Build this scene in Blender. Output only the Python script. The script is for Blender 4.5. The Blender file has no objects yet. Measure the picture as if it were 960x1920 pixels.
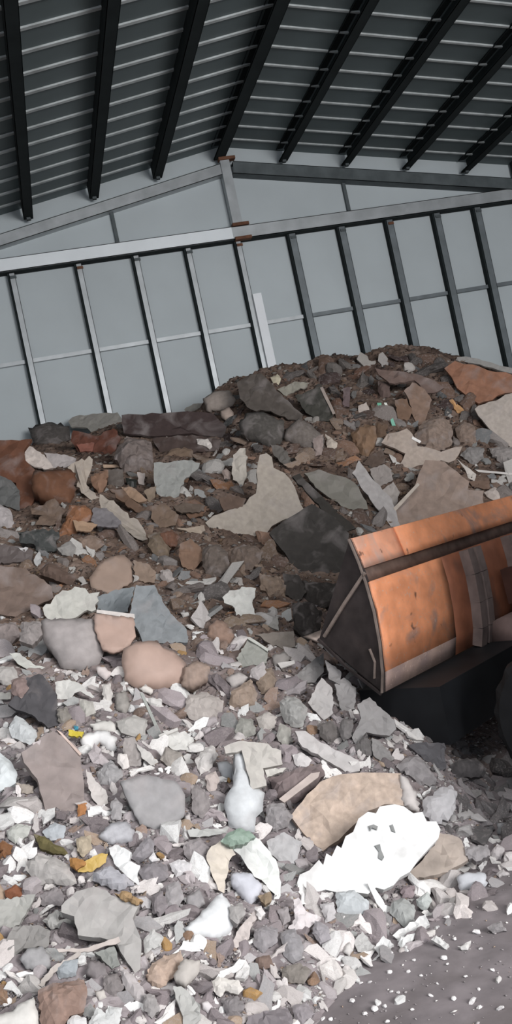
import bpy, bmesh, math, random
import numpy as np
from mathutils import Vector, Matrix
from mathutils.geometry import delaunay_2d_cdt, tessellate_polygon

SC = bpy.context.scene
COL = SC.collection
rnd = random.Random(7)
RS = np.random.RandomState(11)

# ------------------------------------------------------------------ camera
FPX = 1720.0                                   # focal length in pixels of the 960x1920 frame
ROLL, YAW, PITCH = math.atan(.212), math.atan(385/1720), math.atan(15.6/1720)
EYE = Vector((0, 0, 1.6))
_F0 = Vector((math.sin(YAW), math.cos(YAW), 0)); _R0 = Vector((math.cos(YAW), -math.sin(YAW), 0)); _Z = Vector((0, 0, 1))
CF = _F0*math.cos(PITCH) + _Z*math.sin(PITCH); _U0 = _Z*math.cos(PITCH) - _F0*math.sin(PITCH)
CR = _R0*math.cos(ROLL) - _U0*math.sin(ROLL); CU = _R0*math.sin(ROLL) + _U0*math.cos(ROLL)
cam_d = bpy.data.cameras.new('camera'); cam = bpy.data.objects.new('camera', cam_d); COL.objects.link(cam)
m3 = Matrix((CR, CU, -CF)).transposed(); cam.matrix_world = Matrix.Translation(EYE) @ m3.to_4x4()
cam_d.sensor_fit = 'VERTICAL'; cam_d.sensor_height = 36; cam_d.lens = FPX/1920*36; cam_d.clip_end = 100
SC.camera = cam

# ------------------------------------------------------------------ world, light, exposure
w = bpy.data.worlds.new('world'); SC.world = w; w.use_nodes = True
bg = w.node_tree.nodes['Background']; bg.inputs[0].default_value = (.80, .88, 1, 1); bg.inputs[1].default_value = 1.0
def area(name, loc, aim, sx, sy, power, col):
    d = bpy.data.lights.new(name, 'AREA'); d.shape = 'RECTANGLE'; d.size = sx; d.size_y = sy; d.energy = power; d.color = col
    o = bpy.data.objects.new(name, d); COL.objects.link(o); o.location = loc
    o.rotation_euler = (Vector(aim) - Vector(loc)).to_track_quat('-Z', 'Y').to_euler(); return o
# daylight through the open front gable behind the photographer
area('daylight_front_opening', (5.0, -3.6, 3.4), (1.0, 5, 1.0), 4.0, 3.2, 720, (1, .985, .975))
# daylight through the roof sheet that lets light in above the photographer
area('daylight_roof_light', (.4, 1.2, 5.6), (.4, 2.2, 0), 2.4, 2.0, 120, (1, .98, .98))
vs = SC.view_settings; vs.view_transform = 'Standard'; vs.look = 'None'; vs.gamma = 1; vs.use_curve_mapping = False; vs.exposure = 0.35

def ray(px, py): return CF + CR*((px-480)/FPX) - CU*((py-960)/FPX)
def to_px(p):
    d = Vector(p) - EYE; z = d.dot(CF); return 480 + FPX*d.dot(CR)/z, 960 - FPX*d.dot(CU)/z
def soften(c, k=.24):
    l = .3*c[0]+.55*c[1]+.15*c[2]; return [v+(l-v)*k for v in c]
def s2l(c): c = c/255; return c/12.92 if c <= .04045 else ((c+.055)/1.055)**2.4

# ------------------------------------------------------------------ terrain
TX = [-9, -.8, -.3, .42, .85, 1.2, 1.56, 2.0, 3, 5, 11.5]; TY = [1.2, 1.7, 2.2, 2.8, 3.25, 3.5, 3.75, 4.6, 5.8, 6.8, 8]
CX = [-9, -.33, .9, 1.55, 1.95, 2.45, 3.5, 4.9, 6.0, 11.5]; CZ = [2.9, 3.06, 3.13, 3.0, 3.04, 3.32, 3.38, 3.24, 2.84, 2.0]
_ph = RS.rand(14, 4)
def lumps(x, y):
    s = 0
    for i, (k, a) in enumerate([(1.1, .07), (1.7, .05), (2.9, .035), (4.3, .025), (7, .014), (11, .010), (17, .007), (26, .005), (2.3, .04), (9, .011), (14, .008), (34, .004), (45, .003), (60, .003)]):
        th = _ph[i, 0]*6.283; s = s + a*np.sin(k*(x*np.cos(th)+y*np.sin(th))+_ph[i, 1]*6.28)*np.cos(k*.83*(-x*np.sin(th)+y*np.cos(th))+_ph[i, 2]*6.28)
    return s
def height(x, y):
    x = np.asarray(x, float); y = np.asarray(y, float)
    y0 = np.interp(x, TX, TY); cz = np.interp(x, CX, CZ)
    t = (y-y0)/(10.5-y0)
    h = np.where(t < 1, cz*np.clip(t, 0, 1), cz - .06*(y-10.5))
    return h + lumps(x, y)*np.clip(t*9, 0, 1)
def hit_many(P):
    P = np.asarray(P, float); d = np.array(CF)[None] + ((P[:, 0]-480)/FPX)[:, None]*np.array(CR) - ((P[:, 1]-960)/FPX)[:, None]*np.array(CU)
    t = np.full(len(P), 12.0); done = np.zeros(len(P), bool); tt = 1.5
    while tt < 12.6:
        q = tt*d; below = (1.6+q[:, 2]) < height(q[:, 0], q[:, 1])
        new = below & ~done; t[new] = tt; done |= below; tt += .03
    lo = t-.03; hi = t.copy()
    for _ in range(7):
        m = (lo+hi)/2; q = m[:, None]*d; b = (1.6+q[:, 2]) < height(q[:, 0], q[:, 1]); hi = np.where(b, m, hi); lo = np.where(b, lo, m)
    return d*hi[:, None]+np.array([0, 0, 1.6]), hi, done
def tnormal(x, y, e=.12):
    gx = (height(x+e, y)-height(x-e, y))/(2*e); gy = (height(x, y+e)-height(x, y-e))/(2*e); return Vector((-gx, -gy, 1)).normalized()

# ------------------------------------------------------------------ materials
def nt(name, rough=.8, metal=0):
    m = bpy.data.materials.new(name); m.use_nodes = True; N = m.node_tree.nodes; L = m.node_tree.links
    b = N['Principled BSDF']; b.inputs['Roughness'].default_value = rough; b.inputs['Metallic'].default_value = metal
    b.inputs['Specular IOR Level'].default_value = .3
    return m, N, L, b
def noise(N, L, scale, detail=4, coord='Object', dist=0):
    tc = N.new('ShaderNodeTexCoord'); n = N.new('ShaderNodeTexNoise'); n.inputs['Scale'].default_value = scale; n.inputs['Detail'].default_value = detail; n.inputs['Distortion'].default_value = dist
    L.new(tc.outputs[coord], n.inputs['Vector']); return n
def ramp(N, L, src, stops):
    r = N.new('ShaderNodeValToRGB'); e = r.color_ramp.elements
    while len(e) < len(stops): e.new(.5)
    for i, (p, c) in enumerate(stops): e[i].position = p; e[i].color = (*c, 1) if len(c) == 3 else c
    L.new(src, r.inputs[0]); return r
def mix(N, L, fac, a, b, mode='MIX'):
    m = N.new('ShaderNodeMix'); m.data_type = 'RGBA'; m.blend_type = mode
    for s, v in ((m.inputs[0], fac), (m.inputs[6], a), (m.inputs[7], b)):
        if hasattr(v, 'links'): L.new(v, s)
        elif isinstance(v, (int, float)): s.default_value = v
        else: s.default_value = (*v, 1)
    return m.outputs[2]
def bump(N, L, b, src, strength, dist=.01):
    n = N.new('ShaderNodeBump'); n.inputs['Strength'].default_value = strength; n.inputs['Distance'].default_value = dist
    L.new(src, n.inputs['Height']); L.new(n.outputs[0], b.inputs['Normal'])
def plain(name, col, rough=.7, metal=0, var=.25, scale=6, bumpk=.15, dirt=None):
    m, N, L, b = nt(name, rough, metal); n = noise(N, L, scale, 5)
    lo = tuple(c*(1-var) for c in col); hi = tuple(min(1, c*(1+var)) for c in col)
    r = ramp(N, L, n.outputs[0], [(.3, lo), (.7, hi)]); out = r.outputs[0]
    if dirt:
        n2 = noise(N, L, scale*.35, 6, dist=.6); f = ramp(N, L, n2.outputs[0], [(.48, (0, 0, 0)), (.68, (1, 1, 1))]); out = mix(N, L, f.outputs[0], out, dirt)
    L.new(out, b.inputs['Base Color']); bump(N, L, b, n.outputs[0], bumpk); return m
def debris(name, scale, var, bk, dust, rough=.85):      # colour of each piece comes from its own object colour
    m, N, L, b = nt(name, rough); oi = N.new('ShaderNodeObjectInfo'); n = noise(N, L, scale, 6); n2 = noise(N, L, scale*.3, 5, dist=.8)
    r = ramp(N, L, n.outputs[0], [(.3, (1-var,)*3), (.7, (1+var*.4,)*3)])
    c = mix(N, L, 1.0, oi.outputs['Color'], r.outputs[0], 'MULTIPLY')
    f = ramp(N, L, n2.outputs[0], [(.5, (0, 0, 0)), (.72, (dust, dust, dust))]); c = mix(N, L, f.outputs[0], c, (.34, .30, .29))
    L.new(c, b.inputs['Base Color']); bump(N, L, b, n.outputs[0], bk, .006); return m
M = dict(
 plaster=debris('plaster', 22, .16, .35, .35), stone=debris('stone', 30, .26, .6, .5), board=debris('fibre_board', 14, .22, .3, .45),
 tile=debris('tile', 9, .14, .15, .4, .6), plastic=debris('plastic', 8, .1, .1, .15, .45))
def mat_of(nm):
    for k, v in (('plaster', 'plaster'), ('paper', 'plaster'), ('board', 'board'), ('wood', 'board'), ('fabric', 'board'), ('tile', 'tile'), ('plast', 'plastic'), ('metal', 'plastic'), ('cord', 'board')):
        if nm.startswith(k) or ('_' + k) in nm: return M[v]
    return M['stone']
MW = plain('wall_sheet', (.50, .545, .56), .6, 0, .05, 1.2, .03)
MST = plain('galvanised_steel', (.42, .44, .45), .42, .35, .15, 5, .05)
MSTD = plain('dull_steel', (.10, .115, .12), .6, .2, .25, 5, .05)
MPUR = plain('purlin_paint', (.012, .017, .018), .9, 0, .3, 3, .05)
MROOF = plain('roof_sheet', (.12, .15, .155), .5, .1, .14, 1.5, .04)
MRIB = plain('roof_rib', (.50, .53, .53), .5, .1, .25, 6, .05)
MRUST = plain('rust', (.16, .075, .045), .8, .2, .3, 10, .3)
MFLOOR = plain('dusty_floor', (.21, .185, .19), .9, 0, .22, 9, .4, dirt=(.15, .13, .13))
def streaked(name, col, dirt, lo, hi, rough=.55):
    m, N, L, b = nt(name, rough); n = noise(N, L, 9, 6); r = ramp(N, L, n.outputs[0], [(.3, tuple(c*.8 for c in col)), (.7, tuple(min(1, c*1.15) for c in col))])
    n2 = noise(N, L, 3.4, 7, dist=1.2); f = ramp(N, L, n2.outputs[0], [(lo, (0, 0, 0)), (hi, (.85, .85, .85))]); c = mix(N, L, f.outputs[0], r.outputs[0], dirt)
    n3 = noise(N, L, 26, 4, dist=2.5); f3 = ramp(N, L, n3.outputs[0], [(.60, (0, 0, 0)), (.70, (.55, .55, .55))]); c = mix(N, L, f3.outputs[0], c, (.55, .40, .33))
    n4 = noise(N, L, 12, 3, dist=.3); f4 = ramp(N, L, n4.outputs[0], [(.66, (0, 0, 0)), (.73, (.8, .8, .8))]); c = mix(N, L, f4.outputs[0], c, (.09, .05, .04))
    L.new(c, b.inputs['Base Color']); bump(N, L, b, n.outputs[0], .25); return m
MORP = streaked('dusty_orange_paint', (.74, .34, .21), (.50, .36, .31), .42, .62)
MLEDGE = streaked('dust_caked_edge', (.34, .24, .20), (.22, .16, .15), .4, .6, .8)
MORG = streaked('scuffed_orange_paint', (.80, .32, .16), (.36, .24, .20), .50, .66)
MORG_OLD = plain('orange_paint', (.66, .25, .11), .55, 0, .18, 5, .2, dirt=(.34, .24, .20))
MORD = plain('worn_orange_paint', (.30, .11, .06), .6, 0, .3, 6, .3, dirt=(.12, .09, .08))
MWORN = plain('worn_dark_steel', (.045, .036, .035), .6, .3, .45, 7, .3, dirt=(.09, .07, .065))
MEDGE = plain('scuffed_steel_edge', (.30, .24, .21), .5, .4, .3, 14, .2)
MSTRIP = plain('greasy_brown_band', (.15, .10, .08), .7, .1, .35, 12, .3)
MBLK = plain('black_machine_paint', (.012, .013, .015), .55, .1, .3, 4, .1)
MRUB = plain('black_rubber', (.010, .010, .011), .8, 0, .3, 10, .2)
MARM = plain('maroon_grime', (.07, .03, .022), .8, 0, .3, 6, .2)
MDUST = plain('dusty_brown_steel', (.20, .15, .135), .8, 0, .3, 8, .25)
MRIM = plain('brown_rubber_grime', (.16, .11, .10), .7, .1, .3, 8, .2)

# ------------------------------------------------------------------ object helpers
def link(name, mesh, mat=None, parent=None, **p):
    o = bpy.data.objects.new(name, mesh); COL.objects.link(o)
    if mat and mesh and not mesh.materials: mesh.materials.append(mat)
    if parent: o.parent = parent
    for k, v in p.items(): o[k] = v
    return o
def bm_obj(name, bm, mat, parent=None, smooth=False, **p):
    bmesh.ops.recalc_face_normals(bm, faces=bm.faces); me = bpy.data.meshes.new(name); bm.to_mesh(me); bm.free()
    if smooth:
        for f in me.polygons: f.use_smooth = True
    return link(name, me, mat, parent, **p)
def empty(name, loc, **p):
    o = bpy.data.objects.new(name, None); COL.objects.link(o); o.location = loc; o.empty_display_size = .1
    for k, v in p.items(): o[k] = v
    return o
def beam(bm, a, b, up, wd, ht):          # box bar from a to b: wd across, ht along up (a and b on the centre line)
    a, b, up = Vector(a), Vector(b), Vector(up); d = (b-a).normalized(); s = d.cross(up).normalized()*wd/2; u = s.cross(d).normalized()*ht/2
    v = [bm.verts.new(p + i*s + j*u) for p in (a, b) for i, j in ((-1, -1), (1, -1), (1, 1), (-1, 1))]
    for q in ((0, 1, 2, 3), (4, 7, 6, 5), (0, 4, 5, 1), (1, 5, 6, 2), (2, 6, 7, 3), (3, 7, 4, 0)): bm.faces.new([v[k] for k in q])
def channel(bm, a, b, up, wd, ht, th=.006, lip=.02, flip=1):   # C section: web on one side, open on the other
    a, b, up = Vector(a), Vector(b), Vector(up); d = (b-a).normalized(); s = d.cross(up).normalized()*flip; u = up.normalized()
    beam(bm, a - s*(wd/2-th/2), b - s*(wd/2-th/2), u, th, ht)
    for k in (-1, 1):
        beam(bm, a + u*k*(ht/2-th/2), b + u*k*(ht/2-th/2), u, wd, th)
        beam(bm, a + s*(wd/2-th/2) + u*k*(ht/2-lip/2), b + s*(wd/2-th/2) + u*k*(ht/2-lip/2), u, th, lip)

# ------------------------------------------------------------------ shed
RX, RZ, SL = 3.25, 6.70, .18                    # ridge line and fall of the roof sheet underside
XL, XR, YF, YB = -4.6, 11.1, -4.0, 12.1
def rz(x): return RZ - SL*abs(x-RX)
bm = bmesh.new(); pts = [(XL, 0), (XR, 0), (XR, rz(XR)), (RX, RZ), (XL, rz(XL))]
vf = [bm.verts.new((x, YB-.02, z)) for x, z in pts]; vb = [bm.verts.new((x, YB+.06, z)) for x, z in pts]
bm.faces.new(vf); bm.faces.new(vb[::-1])
for i in range(5): bm.faces.new((vf[i], vb[i], vb[(i+1) % 5], vf[(i+1) % 5]))
wall_back = bm_obj('wall_back', bm, MW, kind='structure')
for nm, x in (('wall_left', XL-.08), ('wall_right', XR)):
    bm = bmesh.new(); beam(bm, (x+.04, YF, rz(XL)/2), (x+.04, YB+.06, rz(XL)/2), (0, 0, 1), .08, rz(XL)); bm_obj(nm, bm, MW, kind='structure')
bm = bmesh.new(); beam(bm, ((XL+XR)/2, YF-3, -.05), ((XL+XR)/2, YB, -.05), (0, 0, 1), XR-XL+.2, .1); floor = bm_obj('floor', bm, MFLOOR, kind='structure')
ceiling = empty('ceiling', (RX, YB, RZ), kind='structure')
# roof sheets (each its own part) with the pale raised rib of every joint
PITCHR = .378
def slab_mesh(name, mat, xa, xb, wd, z0, z1):
    bm = bmesh.new()
    v = [bm.verts.new((x, y, rz(x)-RZ+z)) for x in (xa, xb) for y in (-wd/2, wd/2) for z in (z0, z1)]
    for q in ((0, 1, 3, 2), (4, 6, 7, 5), (0, 4, 5, 1), (2, 3, 7, 6), (0, 2, 6, 4), (1, 5, 7, 3)): bm.faces.new([v[k] for k in q])
    bmesh.ops.recalc_face_normals(bm, faces=bm.faces); me = bpy.data.meshes.new(name); bm.to_mesh(me); bm.free(); me.materials.append(mat); return me
pm = [slab_mesh('roof_sheet', MROOF, XL-.2, RX, PITCHR-.012, 0, .03), slab_mesh('roof_sheet', MROOF, RX, XR+.2, PITCHR-.012, 0, .03)]
rm = [slab_mesh('roof_rib', MRIB, XL-.2, RX-.02, .045, -.018, .02), slab_mesh('roof_rib', MRIB, RX+.02, XR+.2, .03, -.018, .02)]
k = -36
while 9.15 + k*PITCHR < 12.0:
    y = 9.15 + k*PITCHR; k += 1
    if y < YF: continue
    for s in (0, 1):
        a = link('roof_rib', rm[s], None, ceiling); a.location = (-RX, y-YB, 0)
        a = link('roof_sheet', pm[s], None, ceiling); a.location = (-RX, y-YB+PITCHR/2, 0)
# purlins running towards the back wall
purl_x = [3.20-.886*i for i in range(9)][::-1] + [3.20+.886*i for i in range(1, 9)]
for x in purl_x:
    ridge = abs(x-3.2) < .01; wd, ht = (.15, .20) if ridge else (.12, .19)
    e = empty('roof_purlin', (x, YB-.1, rz(x)-ht/2), kind='structure')
    bm = bmesh.new(); channel(bm, (0, YF-YB+.1, 0), (0, 0, 0), (0, 0, 1), wd, ht, flip=1 if x < 3.1 else -1); bm_obj('purlin_channel', bm, MPUR, e)
    bm = bmesh.new(); beam(bm, (.0, -.05, -ht/2-.03), (0, -.05, -ht/2+.03), (0, 1, 0), .05, .05); bm_obj('purlin_cleat', bm, MSTD, e)
# gable rafters under the purlins, on the back wall
def wallbar(name, x0, z0, x1, z1, ht, dp, mat, y=YB-.02):
    e = empty(name, (x0, y, z0), kind='structure'); bm = bmesh.new()
    beam(bm, (0, -dp+.004, 0), (x1-x0, -dp+.004, z1-z0), (0, 0, 1), .008, ht)
    n = Vector((-(z1-z0), 0, x1-x0)).normalized()*(ht/2-.004)
    for s in (-1, 1): beam(bm, Vector((0, -dp/2, 0))+n*s, Vector((x1-x0, -dp/2, z1-z0))+n*s, (0, 0, 1), dp, .008)
    bm_obj('flange', bm, mat, e); return e
wallbar('gable_rafter', XL, 6.35-.18*(RX-XL)-.02, RX-.02, 6.35, .15, .14, MST)
wallbar('gable_rafter', RX+.1, 6.36-.02, XR, 6.36-.18*(XR-RX)-.02, .17, .16, MSTD)
wallbar('tie_beam', XL+.0, 5.455, 3.15, 5.455, .17, .16, plain('bright_galvanised', (.86, .90, .92), .4, 0, .04, 3, .03))
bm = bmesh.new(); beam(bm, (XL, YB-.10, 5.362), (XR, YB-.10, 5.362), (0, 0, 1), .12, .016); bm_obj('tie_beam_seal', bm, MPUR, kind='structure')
wallbar('tie_beam', 3.15, 5.455, XR, 5.455, .17, .15, MST)
bm = bmesh.new(); channel(bm, (3.25, YB-.11, 5.54), (3.25, YB-.11, 6.5), (1, 0, 0), .14, .13); bm_obj('king_post', bm, MST, kind='structure')
for z, nm in ((5.56, 'rust_plate'), (5.37, 'rust_plate'), (6.47, 'rust_plate')):
    bm = bmesh.new(); beam(bm, (3.17, YB-.16, z), (3.4, YB-.16, z), (0, 0, 1), .09, .04); bm_obj(nm, bm, MRUST, wall_back)
# studs, fixed to the wall, with short rails between them
studs = [-4.2, -3.45, -2.7, -1.95, -1.22, -.52, .19, 1.05, 1.81, 2.52, 3.22, 3.99, 4.72, 5.44, 6.17, 6.81, 7.5, 8.2, 8.9, 9.6, 10.3]
for i, x in enumerate(studs):
    post = abs(x-3.22) < .01; right = x > 3.6
    e = empty('wall_stud', (x, YB-.02, 2.7), kind='structure')
    wd = .075 if not right else .10
    bm = bmesh.new(); channel(bm, (0, -.05, -2.7), (0, -.05, 2.67), (0, -1, 0), wd, .09, flip=1)
    bm_obj('stud_channel', bm, MST if not right else plain('stud_grey', (.17, .19, .20), .5, .3, .2, 5, .05) if i == 11 else (bpy.data.materials.get('stud_grey') or MST), e)
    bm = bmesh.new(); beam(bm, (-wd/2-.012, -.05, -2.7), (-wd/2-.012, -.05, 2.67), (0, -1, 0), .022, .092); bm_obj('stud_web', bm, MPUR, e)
    bm = bmesh.new(); beam(bm, (-.03, -.10, 2.6), (.05, -.10, 2.6), (0, 0, 1), .02, .035); bm_obj('stud_bracket', bm, MRUST if i % 3 == 1 else MSTD, e)
    if i+1 < len(studs):
        x2 = studs[i+1]; bm = bmesh.new(); beam(bm, (x+wd/2, YB-.05, 4.21), (x2-.045, YB-.05, 4.21), (0, 0, 1), .06, .05)
        bm_obj('wall_rail', bm, MST if x < 3 else bpy.data.materials.get('stud_grey') or MST, kind='structure')
bm = bmesh.new(); beam(bm, (3.31, YB-.14, 2.9), (3.31, YB-.14, 4.6), (0, 1, 0), .12, .06); bm_obj('white_post', bm, plain('white_post_paint', (.86, .88, .90), .45, 0, .04, 3, .02), kind='structure')
bm = bmesh.new(); beam(bm, (7.56, YB-.16, 0), (7.56, YB-.16, 5.95), (0, 1, 0), .16, .14); bm_obj('corner_column', bm, MPUR, kind='structure')
for x, za, zb in ((1.62, 5.54, 6.05), (4.9, 5.54, 6.0), (.05, 5.54, 5.75)):
    bm = bmesh.new(); beam(bm, (x, YB-.05, za), (x, YB-.05, zb), (0, 1, 0), .045, .05); bm_obj('gable_strut', bm, MSTD, kind='structure')

# ------------------------------------------------------------------ the pile itself (earth and dust under the rubble)
nx, ny = 330, 330
gx = np.linspace(XL+.05, XR-.05, nx); gx = np.where(True, -9+0*gx, gx) if False else gx
u = np.linspace(0, 1, nx); gx = np.interp(u, [0, .12, .85, 1], [XL+.05, -1.2, 6.5, XR-.05]); v = np.linspace(0, 1, ny); gy = np.interp(v, [0, .5, 1], [1.2, 5.2, YB-.03])
X, Yy = np.meshgrid(gx, gy); H = height(X, Yy); Hn = H + RS.randn(*H.shape)*.008*np.clip(H*6, 0, 1)
y0g = np.interp(X, TX, TY); Hn = np.where(Yy < y0g, -.03, Hn)
me = bpy.data.meshes.new('rubble_pile'); vv = np.stack([X, Yy, Hn], -1).reshape(-1, 3)
ii = np.arange((ny-1)*nx).reshape(ny-1, nx)[:, :-1].ravel(); ff = np.stack([ii, ii+1, ii+nx+1, ii+nx], 1)
me.from_pydata(vv.tolist(), [], ff.tolist())
m, N, L, b = nt('rubble_earth', .95); tc = N.new('ShaderNodeTexCoord'); sp = N.new('ShaderNodeSeparateXYZ'); L.new(tc.outputs['Object'], sp.inputs[0])
na = noise(N, L, 1.3, 5, dist=1); nb = noise(N, L, 14, 8); nc = noise(N, L, 4, 6, dist=.5)
grey = ramp(N, L, nb.outputs[0], [(.3, (.16, .135, .138)), (.7, (.30, .265, .268))]); brn = ramp(N, L, nc.outputs[0], [(.3, (.07, .045, .036)), (.5, (.16, .11, .085)), (.72, (.27, .20, .165))])
ma = N.new('ShaderNodeMath'); ma.operation = 'MULTIPLY_ADD'; ma.inputs[1].default_value = 3.0; L.new(na.outputs[0], ma.inputs[0]); L.new(sp.outputs[1], ma.inputs[2])
mr = N.new('ShaderNodeMapRange'); mr.inputs[1].default_value = 5.6; mr.inputs[2].default_value = 7.4; L.new(ma.outputs[0], mr.inputs[0])
L.new(mix(N, L, mr.outputs[0], grey.outputs[0], brn.outputs[0]), b.inputs['Base Color']); bump(N, L, b, nb.outputs[0], .8, .03)
link('rubble_pile', me, m, label='high sloping heap of building rubble and earth against the back wall', category='rubble heap', kind='stuff')
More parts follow.
